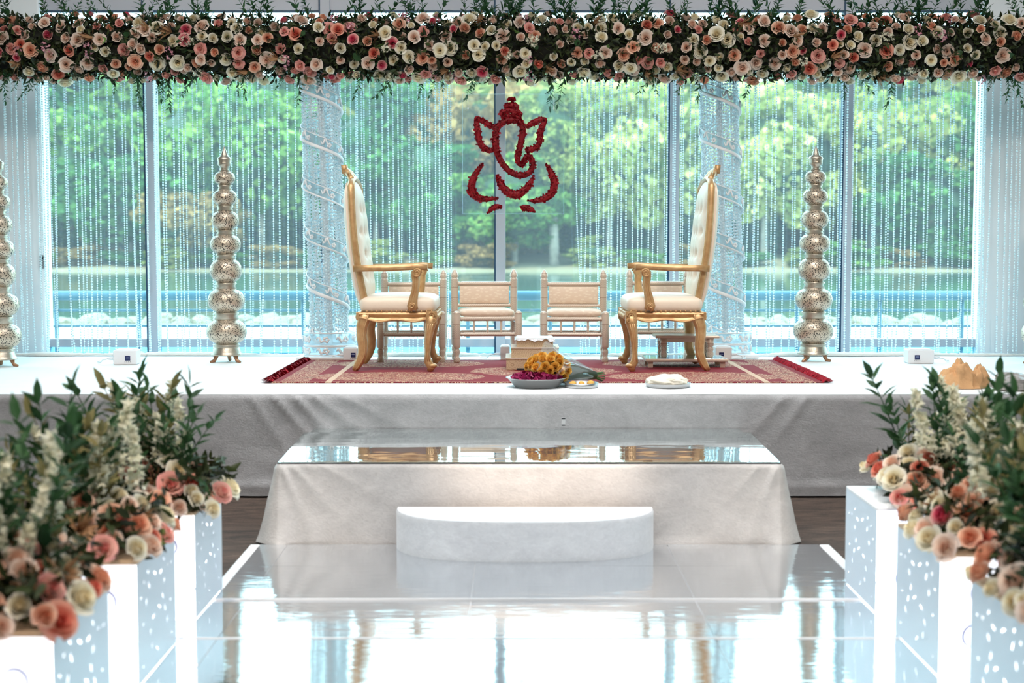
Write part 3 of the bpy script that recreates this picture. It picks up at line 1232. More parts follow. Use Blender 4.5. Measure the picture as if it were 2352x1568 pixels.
# ------------------------------------------------------------------ mirrored aisle runner
RX0, RX1 = -1.238, 1.505
runner = thing('mirror_runner', 'mirrored aisle runner of large panels leading to the steps', 'runner', (0, 0, 0))
xs = [RX0, -1.10, -0.17, 0.76, RX1]
ys = [6.90, 6.436, 5.819, 5.231, 4.66, 4.12, 3.5, 2.8, 2.1]
ROWT = [.002, .001, -.012, .003, -.002, .002, 0, 0]
cells_ = [(xs[i], xs[i + 1], ys[j + 1], ys[j], j) for i in range(4) for j in range(8)]
cells_ += [(a, b, ys[j + 1], min(ys[j], 6.0 if a < 0 else 6.12), j) for a, b in ((-1.75, RX0), (RX1, 1.97)) for j in range(1, 8)]
for x0, x1, y0, y1, j in cells_:
    o = MB().box((0, 0, 0), (x1 - x0 - 0.003, y1 - y0 - 0.003, 0.008)).build('mirror_panel', M['mirror_floor'], runner, ((x0 + x1) / 2, (y0 + y1) / 2, 0.014))
    o.rotation_euler = (ROWT[j] + rng.uniform(-.0012, .0012), rng.uniform(-.002, .002), 0)
for yy in (ys[2], ys[3]):
    MB().box(((RX0 + RX1) / 2, yy, 0.0125), (RX1 - RX0, 0.007, 0.019)).build('seam_strip', M['white_plastic'], runner)
for x0, x1, y1 in ((-1.75, RX0, 6.0), (RX1, 1.97, 6.12)):
    MB().box(((x0 + x1) / 2, (y1 + ys[-1]) / 2, 0.005), (x1 - x0, y1 - ys[-1], 0.008)).build('runner_backing', M['white_plastic'], runner)
MB().box(((RX0 + RX1) / 2, (ys[0] + ys[-1]) / 2, 0.005), (RX1 - RX0, ys[0] - ys[-1], 0.008)).build('runner_backing', M['white_plastic'], runner)
for sx_, ye in ((RX0 - 0.022, 6.02), (RX1 + 0.028, 6.13)):
    bevel(MB().box((sx_, (ys[0] + ye) / 2, 0.010), (0.05, ys[0] - ye, 0.018)).build('edge_trim', M['white_plastic'], runner), 0.006, 2)

# ------------------------------------------------------------------ rug
r0, r1 = on(610, 880, STAGE_Z), on(1900, 876, STAGE_Z)
f0, f1 = on(700, 828, STAGE_Z), on(1790, 828, STAGE_Z)
rcx = 0.225
rug = thing('rug', 'red oriental rug with cream floral pattern and fringed ends on the stage', 'rug', (rcx, (r0.y + f0.y) / 2, STAGE_Z + 0.001))
rw, rd = 3.50, f0.y - r0.y


def rug_fn(u, v):
    x, y = (u - 0.5) * rw, (v - 0.5) * rd
    return (x, y, 0.007 + 0.002 * noise.noise((x * 3, y * 3, 0)) + (0.006 * max(0, noise.noise((x * 4, 9, 0))) if v > 0.97 else 0))


g = MB().grid(rug_fn, 90, 30)
g.box((0, 0, 0.003), (rw, rd, 0.005))
g.build('rug_field', M['rug'], rug)
for sgn in (-1, 1):
    n = 900
    y = nrg.uniform(-rd / 2, rd / 2, n)
    clump = np.round(y / 0.05) * 0.05
    y = clump + (y - clump) * 0.7
    tv = np.array([(0, -0.004, 0), (0, 0.004, 0.003), (0.5, 0.006, 0.014), (0.5, -0.004, 0.012), (1, 0, 0.004)])
    pos = np.stack([np.full(n, sgn * (rw / 2 - 0.004)), y, np.full(n, 0.003)], -1)
    ang = np.where(np.full(n, sgn) > 0, 0, PI) + nrg.normal(0, 0.45, n)
    R = np.zeros((n, 3, 3))
    R[:, 0, 0] = np.cos(ang); R[:, 0, 1] = -np.sin(ang); R[:, 1, 0] = np.sin(ang); R[:, 1, 1] = np.cos(ang); R[:, 2, 2] = 1
    sc = np.stack([nrg.uniform(0.05, 0.095, n), np.ones(n) * 1.4, nrg.uniform(0.6, 2.2, n)], -1)
    V, F = scatter(tv, np.array([(0, 1, 2), (0, 2, 3), (3, 2, 4)]), pos, R, sc)
    o = link('fringe', fast_mesh('fringe', V, F, M['fringe']), rug)
    o['kind'] = 'stuff'


# ------------------------------------------------------------------ thrones
def superbox(c, hx, hy, hz, e=0.35, n=28, m=14, bulge=None):
    """rounded cushion"""
    mb = MB()

    def sp(a, p):
        return math.copysign(abs(a) ** p, a)

    def fn(u, v):
        th, ph = 2 * PI * u, PI * (v - 0.5)
        x = hx * sp(math.cos(ph), e) * sp(math.cos(th), e)
        y = hy * sp(math.cos(ph), e) * sp(math.sin(th), e)
        z = hz * sp(math.sin(ph), 0.7)
        if bulge:
            z += bulge * max(0, z / hz) * (1 - (x / hx) ** 2) * (1 - (y / hy) ** 2)
        return (c[0] + x, c[1] + y, c[2] + z)

    return mb.grid(fn, n, m, True)


def make_throne(label, loc, rotz):
    S = 0.00298
    L = lambda px, py: ((px - 902) * S, (855 - py) * S)
    t = thing('throne_chair', label, 'chair', loc, rotz, 'gilt high-back armchairs')
    W = 0.315
    gold, up = M['gold'], M['cream_uphol']
    # legs
    for sy in (-1, 1):
        pts = [(987, 855), (986, 846), (984, 832), (983, 815), (984, 790), (987, 765), (991, 745), (992, 728)]
        rr = [.020, .030, .027, .019, .024, .031, .039, .038]
        P3 = [(L(a, b)[0] + (0.02 if i in (1,) else 0), sy * (W + (0.012 if i < 3 else 0)), L(a, b)[1]) for i, (a, b) in enumerate(pts)]
        o = MB().tube(P3, rr, 12).build('leg', gold, t, smooth=True)
        # reeds down the front of the leg
        rd_ = MB()
        for k in (-1, 0, 1):
            rd_.tube([(p[0] + 0.4 * k * rr[i], p[1] + sy * rr[i] * 0.86, p[2]) for i, p in enumerate(P3) if 2 <= i <= 6], 0.005, 6)
        rd_.lathe([(0.001, -.012), (.03, -.008), (.036, 0.004), (.03, .014), (.018, .02)], 12, (P3[1][0] + .004, P3[1][1], 0.036))
        rd_.build('leg_carving', gold, o, smooth=True)
        pts = [(813, 854), (819, 846), (827, 832), (833, 815), (834, 795), (831, 772), (832, 752), (838, 735), (841, 724)]
        rr = [.018, .026, .030, .032, .034, .036, .040, .044, .040]
        P3 = [(L(a, b)[0], sy * (W - 0.01), L(a, b)[1]) for a, b in pts]
        o = MB().tube(P3, rr, 12, flat=(0.75, 1.0)).build('leg', gold, t, smooth=True)
        MB().tube([(p[0] + rr[i] * 0.5, p[1] + sy * rr[i] * 0.7, p[2]) for i, p in enumerate(P3)], 0.007, 6).build('leg_bead', gold, o, smooth=True)
    # seat rails
    x0, x1, z0, z1 = -.225, .285, .35, .405
    for sy in (-1, 1):
        mb = MB()

        def rail(u, v, sy=sy):
            x = x0 + (x1 - x0) * u
            dip = -0.014 * math.sin(PI * u) ** 6 + 0.012 * math.cos(4 * PI * u) * (1 - v)
            prof = 0.006 * math.sin(v * 3.2 * PI)
            return (x, sy * (W + 0.012 + prof), z0 + dip * (1 - v) + (z1 - z0) * v)

        mb.grid(rail, 40, 16)
        mb.box(((x0 + x1) / 2, sy * (W - 0.008), (z0 + z1) / 2 + 0.006), (x1 - x0, 0.03, z1 - z0 - 0.018))
        o = mb.build('seat_rail', gold, t, smooth=True)
        tb = MB().tube([(x0 + (x1 - x0) * k / 20, sy * (W + 0.02), z0 + 0.006 + 0.012 * math.cos(4 * PI * k / 20) - .012 * math.sin(PI * k / 20) ** 6) for k in range(21)], 0.007, 6)
        tb.build('rail_moulding', gold, o, smooth=True)
    for xx, nm in ((x1 + 0.005, 'front_rail'), (x0 - 0.005, 'back_rail')):
        mb = MB().box((xx, 0, (z0 + z1) / 2), (0.035, 2 * W, z1 - z0))
        for k in range(9):
            mb.lathe([(.004, -.012), (.018, -.006), (.022, 0), (.012, .012)], 8, (xx + math.copysign(0.016, xx), -W + 0.07 + k * (2 * W - .14) / 8, z0 + .02), frame_from((math.copysign(1, xx), 0, 0)))
        bevel(mb.build(nm, gold, t), 0.006)
    for sy in (-1, 1):  # carved corner block above each front leg
        mb = MB()
        bx, bz = L(993, 731)
        mb.box((bx, sy * (W + 0.004), bz), (0.075, 0.045, 0.085))
        for (dx, dz, r_) in ((0, .012, .026), (-.012, -.022, .016), (.016, -.024, .016)):
            ring = [(bx + dx + r_ * math.cos(a) * (1 - a / 14), sy * (W + 0.03), bz + dz + r_ * math.sin(a) * (1 - a / 14)) for a in np.linspace(0, 11, 24)]
            mb.tube(ring, 0.006, 6)
        bevel(mb.build('corner_block', gold, t), 0.004)
    # seat
    superbox((0.036, 0, .456), .266, W + 0.010, .062, 0.22, 40, 18, 0.016).build('seat', up, t, smooth=True)
    nl = MB()
    for sy in (-1, 1):
        for k in range(15):
            nl.lathe([(.006, 0), (.005, .003), (.001, .005)], 6, (x0 + 0.02 + k * .034, sy * (W + 0.012), 0.413), frame_from((0, sy, 0)))
    o = nl.build('nail_trim', gold, t, smooth=True)
    o['kind'] = 'stuff'
    # back: u across, s along
    B0, B1 = Vector((-.206, 0, .44)), Vector((-.308, 0, 1.325))
    ax = (B1 - B0)
    LB = ax.length
    ax.normalize()
    nf = Vector((ax.z, 0, -ax.x))          # forward normal

    def halfw(v):
        return 0.262 + 0.035 * math.sin(v * PI * 0.9)

    def bp(u, v, d):
        arch = 0.06 * (1 - abs(u) ** 2.6) * max(0, (v - 0.8) / 0.2)
        sidecurve = 0.02 * math.sin(v * PI)
        p = B0 + ax * (v * LB * 0.93 + arch) + nf * (d - sidecurve + 0.02)
        return Vector((p.x, u * halfw(v), p.z))

    def cush(u, v):
        uu = 2 * u - 1
        edge = (1 - abs(uu) ** 4) * (1 - abs(2 * v - 1) ** 8)
        d = 0.005 + 0.058 * edge * (0.75 + 0.35 * math.sin(v * 2.6 + 0.3))
        for tv_ in (0.24, 0.43, 0.62, 0.81):
            for k in range(-2, 3):
                tu = k * 0.36 + (0.18 if int(tv_ * 100) in (43, 81) else 0)
                d -= 0.030 * math.exp(-(((uu - tu) / 0.10) ** 2 + ((v - tv_) / 0.038) ** 2)) * edge
        return bp(uu * 0.97, 0.02 + v * 0.97, d)

    MB().grid(cush, 44, 60).build('back_cushion', up, t, smooth=True)

    def rear(u, v):
        uu = 2 * u - 1
        edge = (1 - abs(uu) ** 6) * (1 - abs(2 * v - 1) ** 10)
        return bp(uu * 0.97, 0.0 + v * 0.99, -0.035 - 0.035 * edge)

    MB().grid(rear, 20, 24).build('back_panel', up, t, smooth=True)

    def rim(u, v):
        a = u * 4
        side = v
        pts = None
        if a < 1:
            q = (-1, a)
        elif a < 2:
            q = (-1 + 2 * (a - 1), 1)
        elif a < 3:
            q = (1, 1 - (a - 2))
        else:
            q = (1 - 2 * (a - 3), 0)
        return bp(q[0] * 0.97, q[1] * 0.985, 0.02 - 0.06 * side)

    MB().grid(rim, 96, 2, True).build('back_side_band', up, t, smooth=True)
    fr = [bp(-1, v, 0.0) for v in np.linspace(-0.0, 1.0, 22)] + [bp(u, 1.0, 0.0) for u in np.linspace(-0.9, 0.9, 19)] + [bp(1, v, 0.0) for v in np.linspace(1.0, 0.0, 22)]
    o = MB().tube(fr, 0.019, 8, flat=(1.0, 1.25)).build('back_frame', gold, t, smooth=True)
    MB().tube([p + nf * 0.02 for p in fr], 0.007, 6).build('frame_bead', gold, o, smooth=True)
    for sy in (-1, 1):   # scroll at the foot of the back frame
        b = bp(sy, 0.03, 0.012)
        MB().box(b + Vector((0.012, 0, 0.0)), (0.055, 0.04, 0.05)).lathe([(.028, -.022), (.03, 0), (.028, .022)], 12, b + Vector((.026, 0, -.02)), frame_from((0, 1, 0))).build('frame_foot', gold, t)
    # crest
    cr_ = MB()
    cp = bp(0, 1.0, 0.0)

    def crest(u, v):
        uu = 2 * u - 1
        hgt = 0.07 * (1 - abs(uu) ** 1.5) + 0.018 * math.cos(uu * 9)
        p = bp(uu * 0.55, 1.0, 0) + ax * (hgt * v) - nf * (0.055 * v * (1 - abs(uu))) + nf * 0.02 * math.sin(v * PI)
        return p

    cr_.grid(crest, 30, 8)
    cr_.tube([bp(u, 1.0, 0.0) + ax * (0.07 * (1 - abs(u / .55) ** 1.5)) - nf * .055 * (1 - abs(u / .55)) for u in np.linspace(-.55, .55, 21)], 0.022, 8)
    cr_.lathe([(.02, -.02), (.024, 0), (.02, .02), (.012, .03)], 12, cp + ax * 0.05 - nf * 0.045, None)
    cr_.box(cp + ax * 0.075 - nf * 0.055, (0.035, 0.12, 0.06), frame_from(ax))
    for sy in (-1, 1):
        ring = [cp + Vector((-nf.x * .03, sy * 0.13, 0)) + ax * (0.03 + .03 * math.sin(a) * (1 - a / 14)) + Vector((0.01, sy * .03 * math.cos(a) * (1 - a / 14), 0)) for a in np.linspace(0, 11, 24)]
        cr_.tube(ring, 0.008, 6)
    cr_.build('crest', gold, t, smooth=True)
    # arms
    for sy in (-1, 1):
        ya = sy * (W + 0.015)
        pts = [L(815, 619), (L(850, 618)), L(890, 618), L(930, 616), L(960, 614), L(984, 616)]
        zs = [(p[0], ya * (0.94 if i == 0 else 1), p[1]) for i, p in enumerate(pts)]
        o = MB().tube(zs, [.030, .030, .029, .029, .031, .029], 4, flat=(1.05, 1.0)).build('arm', gold, t, smooth=True)
        sc_ = MB()
        scx, scz = L(960, 629)
        ring = [(scx + .030 * math.cos(a) * (1 - a / 15), ya + sy * 0.02, scz + .030 * math.sin(a) * (1 - a / 15)) for a in np.linspace(0, 12, 30)]
        sc_.tube(ring, 0.009, 6)
        sc_.lathe([(.028, -.022), (.030, 0), (.028, .022)], 14, (scx, ya, scz), frame_from((0, 1, 0)))
        sc_.build('arm_scroll', gold, o, smooth=True)
        pts = [(952, 714), (949, 704), (951, 690), (956, 670), (958, 650), (957, 636), (957, 624)]
        rr = [.034, .036, .030, .026, .026, .030, .028]
        P3 = [(L(a, b)[0], ya, L(a, b)[1]) for a, b in pts]
        s_ = MB().tube(P3, rr, 10, flat=(0.7, 1.0)).build('arm_post', gold, t, smooth=True)
        rd_ = MB()
        for k in (-1, 0, 1):
            rd_.tube([(p[0] + .5 * k * rr[i], p[1] + sy * rr[i] * .62, p[2]) for i, p in enumerate(P3)], 0.006, 6)
        ring = [(P3[1][0] + .02 * math.cos(a) * (1 - a / 14), ya + sy * 0.026, P3[1][2] + .02 * math.sin(a) * (1 - a / 14)) for a in np.linspace(0, 10, 22)]
        rd_.tube(ring, 0.006, 6)
        rd_.build('post_carving', gold, s_, smooth=True)
    return t


TY = 10.05
make_throne('gilt high-back armchair with cream seat at the left, facing right', (-0.822, TY, STAGE_Z + 0.008), 0.0)
make_throne('gilt high-back armchair with cream seat at the right, above the low stool', (1.085, TY, STAGE_Z + 0.008), PI)


# ------------------------------------------------------------------ low pearl chairs
def low_chair(label, loc, rotz):
    t = thing('low_chair', label, 'chair', loc, rotz, 'low pearl wooden chairs')
    d = 0.15
    foot = [(.020, 0), (.024, .006), (.025, .03), (.021, .042), (.018, .05), (.023, .07), (.025, .085), (.020, .10), (.018, .106), (.025, .112), (.026, .12)]
    for sx_ in (-1, 1):
        MB().lathe(foot + [(.0275, .125), (.0275, .345), (.026, .352), (.0275, .358), (.025, .37), (.012, .380), (.002, .382)], 16).build('leg', M['pearl'], t, (sx_ * .228, -d, 0), True)
        MB().lathe(foot + [(.0275, .125), (.0275, .60), (.029, .605), (.0275, .612), (.022, .617), (.028, .625), (.030, .634), (.026, .652), (.014, .668), (.012, .676), (.002, .682)], 16).build('back_post', M['pearl'], t, (sx_ * .224, d, 0), True)

    def rail(name, z, y, r, hw=.205, pr=None):
        o = MB().lathe([(r * .7, -hw), (r, -hw + .012), (r * .8, -hw + .024), (r, -hw + .035), (r, hw - .035), (r * .8, hw - .024), (r, hw - .012), (r * .7, hw)], 12, (0, 0, 0), frame_from((1, 0, 0))).build(name, pr or M['pearl'], t, (0, y, z), True)
        return o

    rail('front_rail', .322, -d, .018)
    rail('stretcher', .208, -d, .016)
    rail('stretcher', .208, d, .016)
    rail('back_top_rail', .572, d, .018)
    rail('back_low_rail', .408, d, .015)
    for sx_ in (-1, 1):
        MB().lathe([(.016, -d), (.016, d)], 10, (0, 0, 0), frame_from((0, 1, 0))).build('side_rail', M['pearl'], t, (sx_ * .226, 0, .30), True)
    for k in (-1, 0, 1):
        MB().lathe([(.007, .222), (.010, .232), (.008, .245), (.011, .262), (.008, .285), (.007, .297), (.010, .303), (.008, .306)], 10).build('spindle', M['pearl_plain'], t, (k * .1, -d, 0), True)
    superbox((0, 0.0, .362), .205, d + 0.012, .030, 0.3, 28, 12, 0.008).build('seat_cushion', M['damask'], t, smooth=True)

    def bk(u, v):
        x = (u - .5) * .375
        z = .424 + v * .130
        return (x, d - 0.010 - .014 * math.sin(PI * v) ** .5 * math.sin(PI * u) ** .3, z)

    mb = MB().grid(bk, 20, 10)
    mb.box((0, d + 0.002, .489), (.37, .014, .135))
    mb.build('back_panel', M['damask'], t, smooth=True)
    return t


low_chair('low pearl chair half hidden behind the left throne', (-0.745, 10.66, STAGE_Z + 0.003), 0.0)
low_chair('low pearl chair between left throne and stepped box', (-0.195, 10.62, STAGE_Z + 0.008), 0.10)
low_chair('low pearl chair right of the stepped box', (0.465, 10.66, STAGE_Z + 0.003), -0.02)
low_chair('low pearl chair half hidden behind the right throne', (1.135, 10.90, STAGE_Z + 0.003), 0.0)

# ------------------------------------------------------------------ stool and low board under the right throne
bx0, bx1 = 0.945, 1.525
bd = thing('low_board', 'low pale board with glassy top under the right throne', 'board', ((bx0 + bx1) / 2, 10.17, STAGE_Z + 0.008))
bevel(MB().box((0, 0, 0.052), (bx1 - bx0, 0.34, 0.02)).build('board_top', M['pearl_plain'], bd))
bevel(MB().box((0, 0, 0.0635), (bx1 - bx0 - 0.01, 0.33, 0.003)).build('glass_top', M['mirror_top'], bd), 0.001)
for sx_ in (-1, 1):
    for sy in (-1, 1):
        MB().box((sx_ * .255, sy * .13, 0.021), (.035, .035, .042)).build('foot', M['pearl_plain'], bd)
stl = thing('low_stool', 'small low turned-leg stool standing on the board under the right throne', 'stool', (1.245, 10.19, STAGE_Z + 0.008 + 0.0655))
bevel(MB().box((0, 0, .148), (.455, .26, .018)).build('stool_top', M['pearl_plain'], stl), 0.005)
MB().box((0, 0, .125), (.37, .20, .03)).build('apron', M['pearl'], stl)
for sx_ in (-1, 1):
    for sy in (-1, 1):
        MB().lathe([(.020, 0), (.026, .008), (.027, .03), (.020, .045), (.025, .052), (.026, .07), (.018, .078), (.026, .085), (.027, .138)], 14).build('leg', M['pearl'], stl, (sx_ * .165, sy * .09, 0), True)

# ------------------------------------------------------------------ stepped carved box
p = at(1229, 853, 9.83)
bxt = thing('stepped_box', 'three-tier carved gold box with a foil-covered top between the low chairs', 'box', (p.x, 10.03, STAGE_Z + 0.008))
for wd, z0, z1 in ((.40, 0, .082), (.33, .082, .152), (.255, .152, .212)):
    o = bevel(MB().box((0, 0, (z0 + z1) / 2), (wd, wd, z1 - z0)).build('tier', M['carved_box'], bxt), 0.003)
    MB().box((0, 0, z1 - 0.002), (wd + 0.008, wd + 0.008, 0.008)).build('tier_lip', M['pearl_plain'], o)


def foil_fn(u, v):
    x, y = (u - .5) * .285, (v - .5) * .285
    e = max(abs(u - .5), abs(v - .5)) * 2
    z = .218 + .004 * noise.noise((x * 40, y * 40, 0)) - (.03 * (e - .88) / .12 if e > .88 else 0) * (0.6 + noise.noise((x * 30, y * 30, 2)))
    return (x, y, z)


MB().grid(foil_fn, 26, 26).build('foil_cover', M['foil'], bxt)
MB().box((-.10, -.205, .006), (.05, .01, .012)).build('slot', M['dark_plastic'], bxt)


# ------------------------------------------------------------------ white boxes with small screens
def power_box(label, px, py_bot, w_, h_, rz=0.0, screen=0.2, cable=1):
    p = on(px, py_bot, STAGE_Z)
    sc = p.y / FOC
    W_, H_ = w_ * sc, h_ * sc
    D_ = 0.16
    t = thing('control_box', label, 'box', (p.x, p.y + D_ / 2, STAGE_Z + 0.002), rz, 'white control boxes')
    bevel(MB().box((0, 0, H_ / 2), (W_, D_, H_)).build('case', M['white_plastic'], t), 0.008, 3)
    bevel(MB().box((0, 0, H_ + 0.002), (W_ * .8, D_ * .75, 0.008)).build('lid', M['white_plastic'], t), 0.003)
    if screen is not None:
        s_ = MB().box((W_ * screen, -D_ / 2 - 0.001, H_ * .45), (0.036, 0.004, 0.034)).build('screen', M['screen'], t)
        MB().box((W_ * screen, -D_ / 2 - 0.0035, H_ * .45 + .004), (0.024, 0.001, 0.004)).build('screen_line', M['screen_text'], s_)
        for k in range(4):
            MB().box((W_ * screen - .02 + k * .013, -D_ / 2 - 0.001, H_ * .2), (0.005, 0.003, 0.005)).build('button', M['plate_metal'], t)
    MB().lathe([(.012, 0), (.012, .03), (.008, .05)], 10, (cable * W_ / 2, -.02, H_ * .4), frame_from((cable, 0, 0))).build('plug', M['white_plastic'], t, smooth=True)
    cx = cable * (W_ / 2 + .045)
    MB().tube([(cx, -.02, H_ * .4), (cx + cable * .04, -.02, H_ * .3), (cx + cable * .06, 0, .012), (cx + cable * .10, .10, .008), (cx + cable * .12, .25, .008)], .005, 6).build('cable', M['cable'], t, smooth=True)


power_box('white control box with blue screen left of the left silver tower', 285, 838, 54, 33, 0.08, 0.12, -1)
power_box('white control box beside the left crystal column base', 806, 829, 34, 30, -0.05, 0.2, -1)
power_box('small white box behind the stepped box and low chair', 1160, 828, 22, 32, 0.0, None, -1)
power_box('white control box beside the right crystal column base', 1661, 829, 38, 32, 0.06, -0.15, 1)
power_box('white control box with blue screen near the right stage end', 2117, 835, 60, 31, -0.06, -0.15, 1)

# ------------------------------------------------------------------ silver globe towers
GL = [  # centre, radius, half-height, in units of 0.001069 m measured from the floor up
    (245, 72, 47), (378, 85, 55), (535, 93, 68), (700, 105, 68), (880, 110, 83), (1087, 128, 82), (1302, 138, 87)]


def globe_tower(label, px, py, rz, dark=None):
    p = on(px, py, STAGE_Z)
    t = thing('globe_tower', label, 'ornament', (p.x, p.y + 0.06, STAGE_Z), rz, 'silver globe towers')
    U = 0.001069 * (p.y + 0.06) / 10.53
    Z = lambda y: (1515 - y) * U
    MB().lathe([(r * U, Z(y)) for r, y in ((2, 26), (10, 45), (20, 70), (24, 85), (26, 92), (46, 105), (50, 118), (44, 135), (46, 140), (44, 158), (32, 166), (30, 185), (34, 196))][::-1], 24).build('finial', M['silver_plain'], t, smooth=True)
    for i, (c, r, h) in enumerate(GL):
        prof = []
        for k in range(17):
            a = -PI / 2 + PI * k / 16
            rr = r * abs(math.cos(a)) ** 0.62
            if k in (0, 16):
                rr = r * 0.5
            prof.append((max(rr, r * .55) * U, Z(c) + h * math.sin(a) * U))
        MB().lathe(prof, 32).build('globe', M['pierced'], t, smooth=True)
        nk = r * 0.62
        yb = c + h
        nx = GL[i + 1][0] - GL[i + 1][2] if i < 6 else 1408
        MB().lathe([(nk * U, Z(nx + 2)), (nk * 1.08 * U, Z(nx - 3)), (nk * .92 * U, Z((nx + yb) / 2)), (nk * 1.1 * U, Z(yb + 6)), (nk * U, Z(yb - 2))], 24).build('collar', M['silver_plain'], t, smooth=True)
    MB().lathe([(r * U, Z(y)) for r, y in ((108, 1466), (110, 1458), (100, 1450), (98, 1440), (88, 1415), (82, 1404), (78, 1398))], 32).build('base', M['silver_plain'], t, smooth=True)
    for k in range(3):
        a = -PI / 2 + PI / 3 + k * 2 * PI / 3 + PI
        a = (-PI * 0.17, -PI * .83, PI * .5)[k]
        dx, dy = math.cos(a), math.sin(a)
        pts = [(dx * 78 * U, dy * 78 * U, Z(1464)), (dx * 84 * U, dy * 84 * U, Z(1485)), (dx * 92 * U, dy * 92 * U, Z(1502)), (dx * 122 * U, dy * 122 * U, Z(1508))]
        MB().tube(pts, [20 * U, 14 * U, 13 * U, 8 * U], 8).build('foot', M['copper_foot'], t, smooth=True)


globe_tower('silver pierced globe tower cut off by the left picture edge', -3, 843, 0.4)
globe_tower('silver pierced globe tower left of the crystal columns and thrones', 518, 833, 0.0)
globe_tower('silver pierced globe tower right of the right crystal column', 1871, 831, 0.2)
globe_tower('silver pierced globe tower at the right picture edge', 2398, 838, 0.9)


# ------------------------------------------------------------------ crystal columns
def crystal_column(label, tx, bx_, py_base, seed):
    r = np.random.default_rng(seed)
    Yc = on(bx_, py_base, STAGE_Z).y - 0.02
    top_ = at(tx, 160, Yc)
    bot = at(bx_, 765, Yc)
    t = thing('crystal_column', label, 'column', (bot.x, Yc, STAGE_Z), 0, 'beaded crystal columns')
    zt, zb = 2.79 - STAGE_Z, bot.z - STAGE_Z
    lean = (top_.x - bot.x) / (top_.z - bot.z)
    ctr = lambda z: (z - zb) * lean
    R = 0.148
    MB().tube([(ctr(0), 0, 0.02), (ctr(zt), 0, zt)], 0.022, 10).build('pole', M['white_plastic'], t, smooth=True)
    pos, sc = [], []
    for k in range(46):
        a = 2 * PI * k / 46 + r.uniform(-.05, .05)
        rr = R * r.uniform(.86, 1.0)
        z = zt
        while z > zb + r.uniform(0, .03):
            s = r.uniform(.0095, .0135)
            pos.append((ctr(z) + rr * math.cos(a) + r.normal(0, .0012), rr * math.sin(a) + r.normal(0, .0012), z))
            sc.append((s, s, s * r.uniform(.9, 1.35)))
            z -= s * 2.1
    V, F = scatter(OCT_V, OCT_F, pos, rand_rots(len(pos), r), sc)
    o = link('crystal_strings', fast_mesh('crystal_strings', V, F, M['bead_big']), t)
    o['kind'] = 'stuff'
    # helical acrylic ribbon with a white lower edge
    pitch, H = 0.375, 0.085
    turns = (zt - zb) / pitch
    n = int(turns * 36)

    def hp(i, dz, rad):
        f = i / 36
        a = PI + f * 2 * PI
        z = zt - 0.02 - f * pitch + dz
        return (ctr(z) + rad * math.cos(a), rad * math.sin(a), z)

    mb = MB()
    mb.grid(lambda u, v: hp(u * n, -H * (1 - v), R + 0.008), n, 1)
    rb = mb.build('ribbon', M['acrylic_rim'], t, smooth=True)
    MB().tube([hp(i, -H, R + 0.010) for i in range(n + 1)], 0.012, 6, flat=(0.5, 1.2)).build('ribbon_edge', M['white_plastic'], rb, smooth=True)
    MB().tube([hp(i, 0, R + 0.010) for i in range(n + 1)], 0.004, 6).build('ribbon_edge', M['white_plastic'], rb, smooth=True)
    orn = MB()
    for i in range(0, n - 4, 3):
        base = i + r.uniform(-.5, .5)
        if (i // 3) % 2:
            pts = [hp(base + k * .35, -H * (.35 + .3 * math.sin(k * 1.3)), R + 0.012) for k in range(8)]
            orn.tube(pts, [.003, .006, .008, .009, .008, .006, .005, .003], 6)
        else:
            c = Vector(hp(base, -H * .5, R + 0.012))
            nrm = Vector((c.x - ctr(c.z), c.y, 0)).normalized()
            fr = frame_from(nrm)
            for k in range(5):
                a = k * 2 * PI / 5
                orn.lathe([(.003, 0), (.010, .002), (.008, .006), (.001, .008)], 6, c + fr @ Vector((.012 * math.cos(a), .012 * math.sin(a), 0)), fr)
    orn.build('ribbon_flowers', M['white_plastic'], rb, smooth=True)
    # drum base in two tiers
    Rb = 0.195
    for z0, z1 in ((0.035, 0.10), (0.108, zb + 0.01)):
        d = MB().lathe([(Rb, z0), (Rb, z1)], 36, cap=False).build('drum_tier', M['acrylic_rim'], t, smooth=True)
        for zz in (z0, z1):
            MB().tube([(Rb * math.cos(a), Rb * math.sin(a), zz) for a in np.linspace(0, 2 * PI, 40, False)], .005, 6, True).build('drum_rim', M['white_plastic'], d, smooth=True)
        ds = MB()
        for k in range(16):
            a0 = 2 * PI * k / 16
            zc = (z0 + z1) / 2
            if k % 2:
                pts = [(math.cos(a0 + q * .05) * (Rb + .004), math.sin(a0 + q * .05) * (Rb + .004), zc + .02 * math.sin(q * 1.1)) for q in range(7)]
                ds.tube(pts, [.004, .008, .011, .012, .011, .008, .004], 6)
            else:
                c = Vector((math.cos(a0) * (Rb + .004), math.sin(a0) * (Rb + .004), zc))
                fr = frame_from((math.cos(a0), math.sin(a0), 0))
                for q in range(5):
                    a = q * 2 * PI / 5
                    ds.lathe([(.004, 0), (.013, .002), (.010, .008), (.001, .010)], 6, c + fr @ Vector((.016 * math.cos(a), .016 * math.sin(a), 0)), fr)
        ds.build('drum_flowers', M['white_plastic'], d, smooth=True)
    bevel(MB().box((0.0, 0, 0.014), (0.46, 0.44, 0.024)).build('base_plate', M['white_plastic'], t), 0.004)
    return t


crystal_column('crystal bead column with spiral ribbon behind the left throne', 733, 757, 822, 5)
crystal_column('crystal bead column with spiral ribbon behind the right throne', 1650, 1666, 817, 6)

# ------------------------------------------------------------------ bead curtains
CY = 11.22


